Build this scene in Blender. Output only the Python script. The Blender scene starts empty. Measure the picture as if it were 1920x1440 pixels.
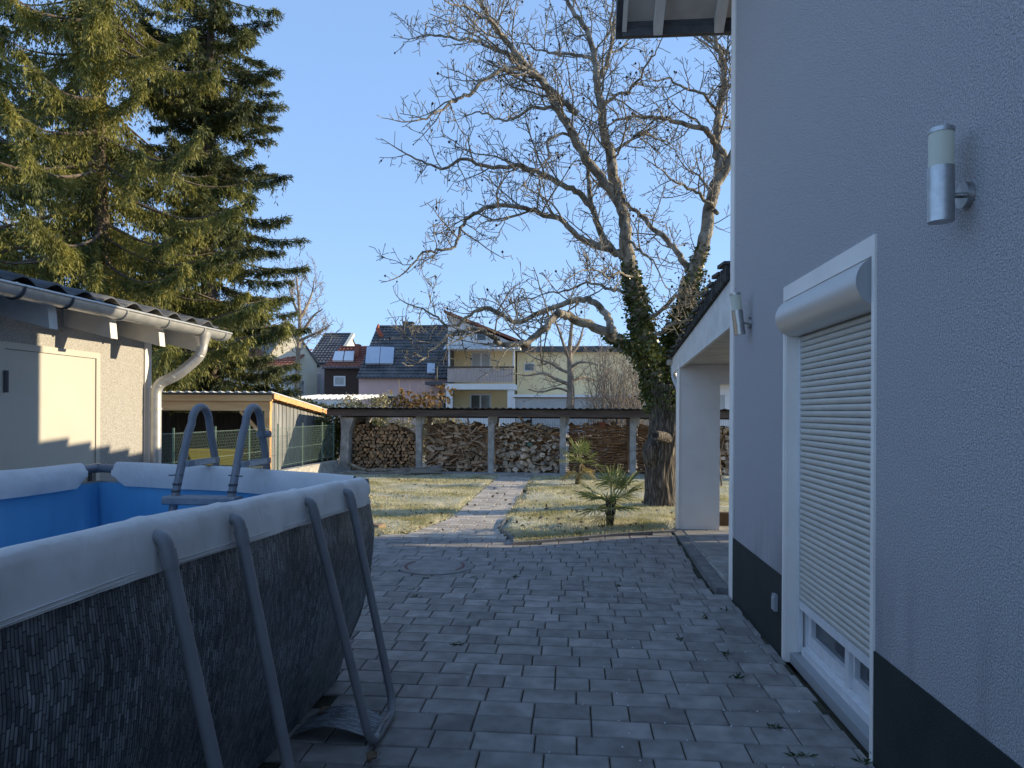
import bpy, math, random
import numpy as np
from mathutils import Vector, Matrix

random.seed(7)
RNG = np.random.default_rng(11)
SC = bpy.context.scene
COL = SC.collection
R = math.radians

# ------------------------------------------------------------------ camera
F_PX, CX, CY = 1331.0, 960.0, 772.0          # photograph's focal length and horizon, in photo pixels
YAW, ROLL, EYE = R(4.94), R(0.3), 1.62
cam_d = bpy.data.cameras.new("camera")
cam = bpy.data.objects.new("camera", cam_d)
COL.objects.link(cam)
cam.location = (0, 0, EYE)
cam.rotation_euler = (Matrix.Rotation(YAW, 3, 'Z') @ Matrix.Rotation(R(90), 3, 'X') @ Matrix.Rotation(ROLL, 3, 'Z')).to_euler()
cam_d.sensor_width = 36.0
cam_d.lens = F_PX / 1920 * 36.0
cam_d.shift_y = (CY - 720) / 1920
cam_d.clip_start = 0.05
cam_d.clip_end = 3000
SC.camera = cam

# ------------------------------------------------------------------ sky, sun, exposure
SUN_EL, SUN_AZ = R(16.0), R(76.4)            # azimuth clockwise from +Y
world = bpy.data.worlds.new("World")
SC.world = world
world.use_nodes = True
wn = world.node_tree
bg = wn.nodes["Background"]
sky = wn.nodes.new("ShaderNodeTexSky")
sky.sky_type = 'NISHITA'
sky.sun_disc = False
sky.sun_elevation = SUN_EL
sky.sun_rotation = SUN_AZ
sky.altitude = 100
sky.air_density = 0.8
sky.dust_density = 0.0
sky.ozone_density = 2.0
gam = wn.nodes.new("ShaderNodeGamma"); gam.inputs[1].default_value = 0.35
tin = wn.nodes.new("ShaderNodeVectorMath"); tin.operation = 'MULTIPLY'; tin.inputs[1].default_value = (0.65, 0.90, 1.30)
wn.links.new(sky.outputs[0], gam.inputs[0]); wn.links.new(gam.outputs[0], tin.inputs[0]); wn.links.new(tin.outputs[0], bg.inputs[0])
bg.inputs[1].default_value = 0.15
sun_d = bpy.data.lights.new("sun", 'SUN')
sun_d.energy = 2.0
sun_d.angle = R(0.5)
sun_d.color = (1.0, 0.83, 0.56)
sun = bpy.data.objects.new("sun", sun_d)
COL.objects.link(sun)
SUNV = Vector((math.sin(SUN_AZ) * math.cos(SUN_EL), math.cos(SUN_AZ) * math.cos(SUN_EL), math.sin(SUN_EL)))
sun.rotation_euler = SUNV.to_track_quat('Z', 'Y').to_euler()
sun.location = (30, 8, 20)
SC.view_settings.view_transform = 'Standard'
SC.view_settings.look = 'None'
SC.view_settings.exposure = 1.85
SC.view_settings.gamma = 1.0
SC.view_settings.use_curve_mapping = False

# ------------------------------------------------------------------ measuring helpers (photo pixel -> place at a true distance)
CO, SI = math.cos(YAW), math.sin(YAW)
def ray(u, v):
    du, dv = u - CX, v - CY
    x = du * math.cos(ROLL) + dv * math.sin(ROLL)
    y = -du * math.sin(ROLL) + dv * math.cos(ROLL)
    a, b = x / F_PX, -y / F_PX
    return a * CO - SI, a * SI + CO, b
def P(u, v, Y):
    x, y, z = ray(u, v)
    t = Y / y
    return Vector((x * t, Y, EYE + z * t))
def PX(u, v, X):
    x, y, z = ray(u, v)
    t = X / x
    return Vector((X, y * t, EYE + z * t))

# ------------------------------------------------------------------ mesh helpers
class MB:
    def __init__(s): s.v = []; s.f = []
    def add(s, vs, fs):
        n = len(s.v); s.v += [tuple(p) for p in vs]; s.f += [tuple(i + n for i in f) for f in fs]; return s
    def box(s, x0, x1, y0, y1, z0, z1):
        return s.add([(x0,y0,z0),(x1,y0,z0),(x1,y1,z0),(x0,y1,z0),(x0,y0,z1),(x1,y0,z1),(x1,y1,z1),(x0,y1,z1)],
                     [(0,3,2,1),(4,5,6,7),(0,1,5,4),(1,2,6,5),(2,3,7,6),(3,0,4,7)])
    def hexa(s, b, t):                        # 4 bottom points, 4 top points, same order (ccw from above)
        return s.add(list(b) + list(t), [(0,3,2,1),(4,5,6,7),(0,1,5,4),(1,2,6,5),(2,3,7,6),(3,0,4,7)])
    def bar(s, a, b, w, h, up=(0,0,1)):
        a, b = Vector(a), Vector(b); d = (b - a).normalized(); up = Vector(up)
        sx = d.cross(up).normalized() * w / 2; uz = sx.cross(d).normalized() * h / 2
        q = lambda p: [p - sx - uz, p + sx - uz, p + sx + uz, p - sx + uz]
        return s.add(q(a) + q(b), [(0,1,2,3),(7,6,5,4),(0,4,5,1),(1,5,6,2),(2,6,7,3),(3,7,4,0)])
    def prism(s, poly, axis, lo, hi):         # poly in the two other axes
        def mk(p, c):
            return (c, p[0], p[1]) if axis == 'X' else (p[0], c, p[1]) if axis == 'Y' else (p[0], p[1], c)
        n = len(poly)
        return s.add([mk(p, lo) for p in poly] + [mk(p, hi) for p in poly] + [mk(p, lo) for p in poly] + [mk(p, hi) for p in poly],
                     [tuple(range(2*n, 3*n))[::-1], tuple(range(3*n, 4*n))] + [(i, (i+1) % n, n + (i+1) % n, n + i) for i in range(n)])
    def tube(s, pts, rad, n=8, cap=True):
        V, Fc = tube_np(pts, rad, n, cap)
        return s.add(V, Fc)
    def lathe(s, prof, n=24, c=(0,0,0)):      # prof: (r, z)
        vs = []; fs = []
        for r, z in prof:
            for k in range(n):
                a = 2 * math.pi * k / n
                vs.append((c[0] + r*math.cos(a), c[1] + r*math.sin(a), c[2] + z))
        for i in range(len(prof) - 1):
            for k in range(n):
                fs.append((i*n+k, i*n+(k+1) % n, (i+1)*n+(k+1) % n, (i+1)*n+k))
        m = (len(prof)-1)*n; k0 = len(vs); vs += vs[:n] + vs[m:m+n]
        fs.append(tuple(range(k0, k0+n))[::-1]); fs.append(tuple(range(k0+n, k0+2*n)))
        return s.add(vs, fs)
    def grid(s, rows):                        # rows: list of equal-length point lists
        m = len(rows[0]); vs = [p for r in rows for p in r]
        return s.add(vs, [(i*m+j, i*m+j+1, (i+1)*m+j+1, (i+1)*m+j) for i in range(len(rows)-1) for j in range(m-1)])
    def mesh(s, name, mat=None, smooth=False):
        me = bpy.data.meshes.new(name); me.from_pydata(s.v, [], s.f); me.validate(); me.update()
        if mat: me.materials.append(mat)
        if smooth:
            me.polygons.foreach_set('use_smooth', [True] * len(me.polygons))
        return me
    def build(s, name, mat, parent=None, smooth=False, loc=None):
        return obj(name, s.mesh(name, mat, smooth), parent, loc)

def tube_np(pts, rad, n=8, cap=True):
    P_ = np.array([tuple(p) for p in pts], float); k = len(P_)
    rad = np.full(k, rad, float) if np.isscalar(rad) else np.array(rad, float)
    T = np.gradient(P_, axis=0); T /= np.linalg.norm(T, axis=1)[:, None] + 1e-9
    ref = np.array([0.0, 0.0, 1.0]) if abs(T[0][2]) < 0.9 else np.array([1.0, 0.0, 0.0])
    ang = np.arange(n) * 2 * math.pi / n; V = []
    U = np.cross(T[0], ref); U /= np.linalg.norm(U)
    for i in range(k):
        U = U - T[i] * U.dot(T[i]); U /= np.linalg.norm(U) + 1e-9
        W = np.cross(T[i], U)
        V.append(P_[i] + rad[i] * (np.cos(ang)[:, None] * U + np.sin(ang)[:, None] * W))
    V = np.concatenate(V); Fc = []
    for i in range(k - 1):
        for j in range(n):
            j2 = (j + 1) % n
            Fc.append((i*n+j, i*n+j2, (i+1)*n+j2, (i+1)*n+j))
    if cap:
        m = len(V); V = np.concatenate([V, V[:n], V[(k-1)*n:k*n]])
        Fc.append(tuple(range(m, m+n))[::-1]); Fc.append(tuple(range(m+n, m+2*n)))
    return V.tolist(), Fc

def obj(name, me, parent=None, loc=None):
    o = bpy.data.objects.new(name, me); COL.objects.link(o)
    if loc is not None: o.location = loc
    if parent: o.parent = parent
    return o
def tag(o, label, cat, group=None):
    o['label'] = label; o['category'] = cat
    if group: o['group'] = group
    return o
def thing(name, label, cat, group=None, loc=(0,0,0)):
    o = bpy.data.objects.new(name, None); COL.objects.link(o); o.location = loc; o.empty_display_size = 0.1
    return tag(o, label, cat, group)
def struct(o): o['kind'] = 'structure'; return o
def stuff(o): o['kind'] = 'stuff'; return o
def fillet(pts, r, n=5):                      # round the corners of a polyline
    pts = [Vector(p) for p in pts]; out = [pts[0]]
    for a, b, c in zip(pts, pts[1:], pts[2:]):
        d1, d2 = (a - b), (c - b); q = min(r, d1.length*0.49, d2.length*0.49)
        p, s = b + d1.normalized()*q, b + d2.normalized()*q
        for i in range(n + 1):
            t = i / n; out.append(p*(1-t)**2 + b*2*t*(1-t) + s*t*t)
    out.append(pts[-1]); return out
def sm(t): t = max(0.0, min(1.0, t)); return t*t*(3-2*t)

# ------------------------------------------------------------------ materials
def mat(name, c1, c2=None, scale=5.0, rough=0.7, bump=0.0, bscale=60.0, bdist=0.005, metal=0.0, detail=4.0,
        stretch=(1,1,1), rnd=0.0, c3=None, spec=0.5, lo=0.35, hi=0.65, transl=0.0, objc=True):
    m = bpy.data.materials.new(name); m.use_nodes = True
    nt = m.node_tree; N = nt.nodes; L = nt.links
    b = N["Principled BSDF"]; b.inputs["Roughness"].default_value = rough; b.inputs["Metallic"].default_value = metal
    b.inputs["Specular IOR Level"].default_value = spec
    tc = N.new("ShaderNodeTexCoord"); mp = N.new("ShaderNodeMapping"); mp.inputs[3].default_value = stretch
    L.new(tc.outputs["Object"], mp.inputs[0])
    vec = mp.outputs[0]
    oi = None
    if rnd or c3:
        oi = N.new("ShaderNodeObjectInfo")
        ad = N.new("ShaderNodeVectorMath"); ad.operation = 'ADD'
        mu = N.new("ShaderNodeMath"); mu.operation = 'MULTIPLY'; mu.inputs[1].default_value = 37.0
        L.new(oi.outputs["Random"], mu.inputs[0]); L.new(vec, ad.inputs[0]); L.new(mu.outputs[0], ad.inputs[1]); vec = ad.outputs[0]
    col = None
    if c2:
        no = N.new("ShaderNodeTexNoise"); no.inputs["Scale"].default_value = scale; no.inputs["Detail"].default_value = detail
        L.new(vec, no.inputs["Vector"])
        cr = N.new("ShaderNodeValToRGB"); cr.color_ramp.elements[0].position = lo; cr.color_ramp.elements[1].position = hi
        cr.color_ramp.elements[0].color = (*c1, 1); cr.color_ramp.elements[1].color = (*c2, 1)
        L.new(no.outputs[0], cr.inputs[0]); col = cr.outputs[0]
    if c3:
        mx = N.new("ShaderNodeMix"); mx.data_type = 'RGBA'; mx.inputs[7].default_value = (*c3, 1)
        if col: L.new(col, mx.inputs[6])
        else: mx.inputs[6].default_value = (*c1, 1)
        L.new(oi.outputs["Random"], mx.inputs[0]); col = mx.outputs[2]
    if rnd:
        hs = N.new("ShaderNodeHueSaturation")
        mr = N.new("ShaderNodeMapRange"); mr.inputs[3].default_value = 1 - rnd; mr.inputs[4].default_value = 1 + rnd
        wnz = N.new("ShaderNodeTexWhiteNoise"); wnz.noise_dimensions = '1D'
        L.new(oi.outputs["Random"], wnz.inputs["W"]); L.new(wnz.outputs["Value"], mr.inputs[0]); L.new(mr.outputs[0], hs.inputs["Value"])
        if col: L.new(col, hs.inputs["Color"])
        else: hs.inputs["Color"].default_value = (*c1, 1)
        col = hs.outputs[0]
    if col: L.new(col, b.inputs["Base Color"])
    else: b.inputs["Base Color"].default_value = (*c1, 1)
    if bump:
        nb = N.new("ShaderNodeTexNoise"); nb.inputs["Scale"].default_value = bscale; nb.inputs["Detail"].default_value = 3
        L.new(vec, nb.inputs["Vector"])
        bp = N.new("ShaderNodeBump"); bp.inputs["Strength"].default_value = bump; bp.inputs["Distance"].default_value = bdist
        L.new(nb.outputs[0], bp.inputs["Height"]); L.new(bp.outputs[0], b.inputs["Normal"])
    if transl:
        tr = N.new("ShaderNodeBsdfTranslucent"); ms = N.new("ShaderNodeMixShader"); ms.inputs[0].default_value = transl
        if col: L.new(col, tr.inputs[0])
        else: tr.inputs[0].default_value = (*c1, 1)
        L.new(b.outputs[0], ms.inputs[1]); L.new(tr.outputs[0], ms.inputs[2]); L.new(ms.outputs[0], N["Material Output"].inputs[0])
    return m

M = {}
M['stucco']   = mat('stucco_house', (.36,.345,.355), (.64,.615,.63), 125, .9, 1.0, 140, .014, detail=5, lo=.36, hi=.64)
M['stucco_shed'] = mat('stucco_shed', (.28,.27,.255), (.47,.455,.43), 120, .9, 1.0, 130, .008, detail=4, lo=.32, hi=.62)
M['base']     = mat('base_paint', (.012,.018,.017), (.022,.030,.028), 4, .8, .7, 170, .005)
M['white']    = mat('white_plaster', (.82,.77,.71), (.88,.83,.77), 3, .8, .35, 150, .004)
M['whitewood']= mat('white_wood', (.62,.61,.58), (.74,.73,.70), 6, .6, .25, 25, .003, stretch=(1,1,1))
M['soffit']   = mat('soffit_boards', (.50,.47,.42), (.60,.57,.52), 5, .6, .2, 30, .003, rnd=.06)
M['pvc']      = mat('white_pvc', (.78,.78,.79), (.70,.70,.70), 14, .35, rnd=0)
M['slat']     = mat('shutter_slat', (.60,.565,.50), (.54,.51,.45), 8, .4, rnd=.04)
M['boxalu']   = mat('shutter_box', (.66,.64,.61), None, rough=.42, metal=.45)
M['steel']    = mat('brushed_steel', (.47,.46,.45), (.40,.39,.38), 40, .30, metal=1.0)
_n = M['steel'].node_tree.nodes; _t = _n.new("ShaderNodeTangent"); _t.direction_type = 'RADIAL'; _t.axis = 'Z'
M['steel'].node_tree.links.new(_t.outputs[0], _n["Principled BSDF"].inputs["Tangent"]); _n["Principled BSDF"].inputs["Anisotropic"].default_value = .9
M['frosted']  = mat('frosted_glass', (.86,.86,.74), None, rough=.5, spec=.4, transl=.35)
M['zinc']     = mat('zinc', (.50,.50,.49), (.60,.60,.59), 14, .42, .12, 12, .003, metal=.55)
M['darkzinc'] = mat('dark_gutter', (.075,.08,.09), (.11,.115,.12), 12, .5, metal=.3)
M['paver']    = mat('concrete_paver', (.20,.187,.175), (.32,.298,.28), 7, .85, .5, 220, .003, rnd=.20, detail=8)
M['pathpaver']= mat('path_paver', (.38,.335,.28), (.50,.445,.38), 9, .9, .5, 160, .004, rnd=.22, detail=7)
M['slab']     = mat('terrace_slab', (.20,.195,.185), (.29,.28,.265), 6, .8, .3, 150, .003, rnd=.10)
M['bed']      = mat('joint_sand', (.020,.022,.012), (.060,.062,.034), 9, .95, .8, 80, .01)
M['kerb']     = mat('kerb_concrete', (.13,.13,.13), (.20,.20,.195), 8, .9, .5, 120, .004, rnd=.1)
M['conc']     = mat('old_concrete', (.25,.24,.22), (.46,.44,.405), 5, .92, .6, 40, .01, detail=8)
M['tile']     = mat('roof_tile', (.030,.032,.038), (.075,.08,.088), 10, .5, .3, 60, .004, rnd=.25)
M['oldtile']  = mat('mossy_tile', (.020,.018,.017), (.085,.078,.068), 14, .85, .6, 50, .008, rnd=.3)
M['bgtile']   = mat('dark_pantile', (.060,.058,.060), (.135,.130,.128), 1.2, .55)
M['redtile']  = mat('red_pantile', (.20,.062,.035), (.30,.11,.07), 1.2, .7)
M['redfl']    = mat('red_clay', (.45,.11,.05), None, rough=.7)
M['bwhite']   = mat('render_white', (.76,.75,.73), (.82,.81,.79), 1.5, .9)
M['cream']    = mat('render_sunlit_white', (.72,.66,.50), (.78,.72,.57), 1.5, .9)  # white render with the warm tint of sunlight put into its colour
M['pink']     = mat('render_pink', (.66,.45,.42), (.72,.51,.47), 1.0, .9)
M['yellow']   = mat('render_yellow', (.92,.70,.37), (.95,.76,.44), 1.0, .9)
M['brown']    = mat('brown_cladding', (.058,.036,.028), (.085,.053,.040), 3, .8, stretch=(1,1,8))
M['winframe'] = mat('window_white', (.75,.75,.75), None, rough=.4)
M['bgglass']  = mat('window_dark', (.05,.06,.07), None, rough=.08, spec=.8)
M['shut']     = mat('grey_shutter', (.42,.43,.42), (.48,.48,.47), 2, .6)
M['collector']= mat('solar_glass', (.42,.47,.56), (.50,.55,.62), .6, .12, spec=.9)
M['balc']     = mat('balcony_board', (.40,.33,.30), (.50,.42,.39), 3, .8, stretch=(9,1,.4))
M['corr']     = mat('corrugated_pvc', (.55,.55,.53), (.65,.65,.63), 2, .5)
M['bark']     = None
M['twig']     = mat('walnut_twig', (.10,.086,.064), (.36,.32,.25), 9, .95, 1.0, 28, .03, detail=8, stretch=(1,1,.6))
M['twig2']    = mat('shrub_twig', (.20,.165,.13), (.33,.28,.22), 5, .9)
M['nut']      = mat('dry_husk', (.020,.015,.012), None, rough=.9)
M['sprbark']  = mat('spruce_bark', (.085,.065,.05), (.16,.125,.10), 6, .95, .8, 20, .03, stretch=(1,1,.3))
M['ivy']      = mat('ivy_leaf', (.035,.058,.014), (.13,.15,.035), 3.5, .35, transl=.15)
M['hedge']    = mat('hedge_leaf', (.035,.055,.018), (.10,.11,.035), 2.2, .6, transl=.2)
M['palebush'] = mat('pale_leaf', (.26,.22,.10), (.50,.43,.24), 2.5, .7, transl=.3)
M['brownleaf']= mat('brown_leaf', (.16,.085,.02), (.24,.145,.04), 3, .7, transl=.3)
M['frond']    = mat('palm_leaf', (.15,.20,.05), (.36,.36,.13), 5, .4, transl=.25)
M['deadfrond']= mat('palm_leaf_yellow', (.30,.24,.07), (.38,.32,.12), 6, .5, transl=.25)
M['palmtrunk']= mat('palm_fibre', (.07,.045,.03), (.17,.12,.08), 22, .95, 1.0, 60, .02)
M['grass']    = mat('frosted_grass', (.38,.355,.16), (.76,.70,.50), 1.6, .8, transl=.35, detail=6)
M['leaf']     = mat('fallen_leaf', (.13,.082,.048), (.26,.18,.105), 6, .85)
M['weed']     = mat('weed_leaf', (.03,.055,.015), (.06,.09,.03), 8, .6)
M['speck']    = mat('frost_grain', (.75,.77,.80), None, rough=.6)
M['sleeve']   = mat('pool_sleeve', (.68,.655,.63), (.76,.735,.71), 3, .55, .9, 9, .025, stretch=(1,1,.4))
M['liner']    = mat('pool_liner', (.12,.40,.66), (.19,.50,.76), 2.0, .35, .9, 3.0, .06, stretch=(1,1,.18))
M['poolleg']  = mat('pool_tube', (.20,.205,.22), (.235,.24,.255), 6, .42, .05, 60, .002)
M['poolblack']= mat('liner_back', (.010,.012,.018), None, rough=.6)
M['ladderstep']=mat('ladder_plastic', (.22,.23,.25), (.30,.31,.33), 18, .6, .2, 60, .003)
M['sticker']  = mat('sticker', (.55,.57,.58), (.40,.42,.44), 60, .5, stretch=(1,1,1))
M['door']     = mat('shed_door', (.51,.485,.425), (.54,.515,.455), 2, .45, .05, 20, .003)
M['hinge']    = mat('hinge', (.10,.10,.11), None, rough=.5, metal=.5)
M['pine']     = mat('fresh_pine', (.58,.30,.11), (.72,.42,.18), 3, .6, .2, 20, .004, stretch=(.3,3,3))
M['greyboard']= mat('weathered_board', (.17,.18,.185), (.30,.30,.295), 5, .9, .4, 40, .006, stretch=(3,3,.3), rnd=.18)
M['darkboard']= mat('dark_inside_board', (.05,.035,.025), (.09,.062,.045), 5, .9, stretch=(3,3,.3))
M['greenwire']= mat('green_wire', (.20,.27,.22), None, rough=.5)
M['greypost'] = mat('fence_post', (.085,.15,.11), None, rough=.5)
M['blackfence']=mat('bar_fence', (.06,.065,.075), None, rough=.5)
M['yellowtub']= mat('yellow_plastic', (.85,.46,.02), (.92,.54,.03), 4, .45)
M['oldwood']  = mat('old_wood', (.13,.115,.10), (.26,.235,.205), 5, .9, .5, 30, .01, stretch=(.3,3,3), rnd=.2)
M['logend']   = mat('split_log', (.30,.16,.07), (.52,.32,.16), 22, .9, .4, 40, .01, rnd=.40, c3=(.27,.18,.11))
M['plank']    = mat('scrap_plank', (.27,.14,.068), (.46,.28,.15), 14, .9, .4, 40, .01, rnd=.48, c3=(.48,.37,.26))
M['block']    = mat('timber_block', (.33,.22,.13), (.54,.40,.265), 14, .9, .4, 40, .01, rnd=.48, c3=(.60,.50,.39))
M['lath']     = mat('lath', (.17,.085,.04), (.46,.25,.12), 26, .9, .3, 40, .006, stretch=(.12,1,1.3))
M['brick']    = mat('red_block', (.25,.07,.035), None, rough=.8)
M['shedroof'] = mat('fibre_cement', (.075,.075,.078), (.13,.13,.13), 6, .9, .4, 40, .01)
M['fascia']   = mat('brown_fascia', (.075,.055,.045), (.12,.09,.072), 6, .85, .3, 30, .006, stretch=(.3,2,2))
M['pale_ground']     = mat('pale_ground', (.24,.21,.14), (.36,.32,.23), 1.5, .95, .6, 10, .05)  # pale frosty ground, lightened to bounce more light into the shade
M['manhole']  = mat('manhole_concrete', (.20,.19,.18), (.28,.265,.25), 8, .9, .5, 90, .004)
M['redring']  = mat('rust_red', (.15,.06,.055), None, rough=.8)
M['outlet']   = mat('outlet_cover', (.36,.37,.38), None, rough=.5)

def stain(m, z0, z1, col, scale, amount):
    """weathering: run-off marks with a ragged noise shape between two heights"""
    nt = m.node_tree; N = nt.nodes; L = nt.links; b = N["Principled BSDF"]
    src = b.inputs["Base Color"].links[0].from_socket
    tc = N.new("ShaderNodeTexCoord"); sp = N.new("ShaderNodeSeparateXYZ"); L.new(tc.outputs["Object"], sp.inputs[0])
    mr = N.new("ShaderNodeMapRange"); mr.inputs[1].default_value = z1; mr.inputs[2].default_value = z0
    L.new(sp.outputs[2], mr.inputs[0])
    mp = N.new("ShaderNodeMapping"); mp.inputs[3].default_value = (1, 1, .18); L.new(tc.outputs["Object"], mp.inputs[0])
    no = N.new("ShaderNodeTexNoise"); no.inputs["Scale"].default_value = scale; no.inputs["Detail"].default_value = 6; L.new(mp.outputs[0], no.inputs["Vector"])
    r2 = N.new("ShaderNodeMapRange"); r2.inputs[1].default_value = .48; r2.inputs[2].default_value = .72; L.new(no.outputs[0], r2.inputs[0])
    mu = N.new("ShaderNodeMath"); mu.operation = 'MULTIPLY'; L.new(mr.outputs[0], mu.inputs[0]); L.new(r2.outputs[0], mu.inputs[1])
    m2 = N.new("ShaderNodeMath"); m2.operation = 'MULTIPLY'; m2.inputs[1].default_value = amount; L.new(mu.outputs[0], m2.inputs[0])
    mx = N.new("ShaderNodeMix"); mx.data_type = 'RGBA'; mx.inputs[7].default_value = (*col, 1)
    L.new(m2.outputs[0], mx.inputs[0]); L.new(src, mx.inputs[6]); L.new(mx.outputs[2], b.inputs["Base Color"])
stain(M['stucco'], .50, 1.05, (.19,.19,.215), 3.2, .8)

def bark_material():
    m = bpy.data.materials.new('walnut_bark'); m.use_nodes = True
    nt = m.node_tree; N = nt.nodes; L = nt.links; b = N["Principled BSDF"]; b.inputs["Roughness"].default_value = .95
    tc = N.new("ShaderNodeTexCoord"); mp = N.new("ShaderNodeMapping"); mp.inputs[3].default_value = (1, 1, .14)
    L.new(tc.outputs["Object"], mp.inputs[0])
    nz = N.new("ShaderNodeTexNoise"); nz.inputs["Scale"].default_value = 9; nz.inputs["Detail"].default_value = 3; L.new(mp.outputs[0], nz.inputs[0])
    mxv = N.new("ShaderNodeMix"); mxv.data_type = 'VECTOR'; mxv.inputs[0].default_value = .12
    L.new(mp.outputs[0], mxv.inputs[4]); L.new(nz.outputs[1], mxv.inputs[5])
    vo = N.new("ShaderNodeTexVoronoi"); vo.feature = 'DISTANCE_TO_EDGE'; vo.inputs["Scale"].default_value = 26; L.new(mxv.outputs[1], vo.inputs[0])
    cr = N.new("ShaderNodeValToRGB"); cr.color_ramp.elements[0].position = 0.02; cr.color_ramp.elements[1].position = .28
    cr.color_ramp.elements[0].color = (.055,.045,.036, 1); cr.color_ramp.elements[1].color = (.25,.215,.175, 1)
    L.new(vo.outputs[0], cr.inputs[0])
    n2 = N.new("ShaderNodeTexNoise"); n2.inputs["Scale"].default_value = 4; n2.inputs["Detail"].default_value = 5; L.new(tc.outputs["Object"], n2.inputs[0])
    mx = N.new("ShaderNodeMix"); mx.data_type = 'RGBA'; mx.blend_type = 'MULTIPLY'; mx.inputs[0].default_value = .55
    L.new(cr.outputs[0], mx.inputs[6]); L.new(n2.outputs[0], mx.inputs[7]); L.new(mx.outputs[2], b.inputs["Base Color"])
    bp = N.new("ShaderNodeBump"); bp.inputs["Strength"].default_value = 1; bp.inputs["Distance"].default_value = .03
    L.new(vo.outputs[0], bp.inputs["Height"]); L.new(bp.outputs[0], b.inputs["Normal"])
    return m
M['bark'] = bark_material()

def rattan_material():
    """printed wicker: upright staggered strands, by UV in metres"""
    m = bpy.data.materials.new('rattan_print'); m.use_nodes = True
    nt = m.node_tree; N = nt.nodes; L = nt.links; b = N["Principled BSDF"]; b.inputs["Roughness"].default_value = .48
    uv = N.new("ShaderNodeUVMap"); uv.uv_map = 'UVMap'
    nz = N.new("ShaderNodeTexNoise"); nz.inputs["Scale"].default_value = 5; nz.inputs["Detail"].default_value = 2; L.new(uv.outputs[0], nz.inputs[0])
    mv = N.new("ShaderNodeMix"); mv.data_type = 'VECTOR'; mv.inputs[0].default_value = .010
    L.new(uv.outputs[0], mv.inputs[4]); L.new(nz.outputs[1], mv.inputs[5])
    sp = N.new("ShaderNodeSeparateXYZ"); L.new(mv.outputs[1], sp.inputs[0])
    cb = N.new("ShaderNodeCombineXYZ"); L.new(sp.outputs[1], cb.inputs[0]); L.new(sp.outputs[0], cb.inputs[1])
    cf = N.new("ShaderNodeMath"); cf.operation = 'DIVIDE'; cf.inputs[1].default_value = .0115; L.new(sp.outputs[0], cf.inputs[0])
    ci = N.new("ShaderNodeMath"); ci.operation = 'FLOOR'; L.new(cf.outputs[0], ci.inputs[0])
    cw = N.new("ShaderNodeTexWhiteNoise"); cw.noise_dimensions = '1D'; L.new(ci.outputs[0], cw.inputs["W"])
    cm = N.new("ShaderNodeMath"); cm.operation = 'MULTIPLY_ADD'; cm.inputs[1].default_value = .088; L.new(cw.outputs[0], cm.inputs[0]); L.new(sp.outputs[1], cm.inputs[2])
    L.new(cm.outputs[0], cb.inputs[0])
    br = N.new("ShaderNodeTexBrick"); br.offset = 0.0; br.inputs["Scale"].default_value = 1
    br.inputs["Brick Width"].default_value = .044; br.inputs["Row Height"].default_value = .0115
    br.inputs["Mortar Size"].default_value = .0030; br.inputs["Mortar Smooth"].default_value = 1.0; br.inputs["Bias"].default_value = -.1
    br.inputs["Color1"].default_value = (.085,.098,.110, 1); br.inputs["Color2"].default_value = (.30,.325,.345, 1); br.inputs["Mortar"].default_value = (.005,.008,.014, 1)
    L.new(cb.outputs[0], br.inputs["Vector"])
    # lens-shaped highlight in every strand (print): brighter in the middle of its length
    n3 = N.new("ShaderNodeTexNoise"); n3.inputs["Scale"].default_value = 1.0; n3.inputs["Detail"].default_value = 3
    m3 = N.new("ShaderNodeMapping"); m3.inputs[3].default_value = (70, 14, 1); L.new(uv.outputs[0], m3.inputs[0]); L.new(m3.outputs[0], n3.inputs[0])
    r3 = N.new("ShaderNodeMapRange"); r3.inputs[1].default_value = .35; r3.inputs[2].default_value = .72; r3.inputs[3].default_value = .6; r3.inputs[4].default_value = 1.5
    L.new(n3.outputs[0], r3.inputs[0])
    n4 = N.new("ShaderNodeTexNoise"); n4.inputs["Scale"].default_value = 3.0; n4.inputs["Detail"].default_value = 2; L.new(uv.outputs[0], n4.inputs[0])
    r4 = N.new("ShaderNodeMapRange"); r4.inputs[1].default_value = .3; r4.inputs[2].default_value = .7; r4.inputs[3].default_value = .7; r4.inputs[4].default_value = 1.2; L.new(n4.outputs[0], r4.inputs[0])
    mm = N.new("ShaderNodeMath"); mm.operation = 'MULTIPLY'; L.new(r3.outputs[0], mm.inputs[0]); L.new(r4.outputs[0], mm.inputs[1])
    mx = N.new("ShaderNodeVectorMath"); mx.operation = 'SCALE'; L.new(br.outputs[0], mx.inputs[0]); L.new(mm.outputs[0], mx.inputs["Scale"])
    L.new(mx.outputs[0], b.inputs["Base Color"])
    bp = N.new("ShaderNodeBump"); bp.inputs["Strength"].default_value = .25; bp.inputs["Distance"].default_value = .003; bp.invert = True
    L.new(br.outputs[1], bp.inputs["Height"]); L.new(bp.outputs[0], b.inputs["Normal"])
    return m
M['rattan'] = rattan_material()

def needle_material(name, a, b_):
    m = mat(name, a, b_, 1.1, .6, transl=.35, detail=6, lo=.38, hi=.62)
    return m
M['needleA'] = needle_material('spruce_needles', (.068,.086,.019), (.29,.275,.064))
M['needleB'] = needle_material('fir_needles', (.042,.058,.023), (.155,.170,.055))
M['needledead'] = mat('dead_needles', (.13,.085,.045), (.20,.14,.08), 3, .9)

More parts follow.
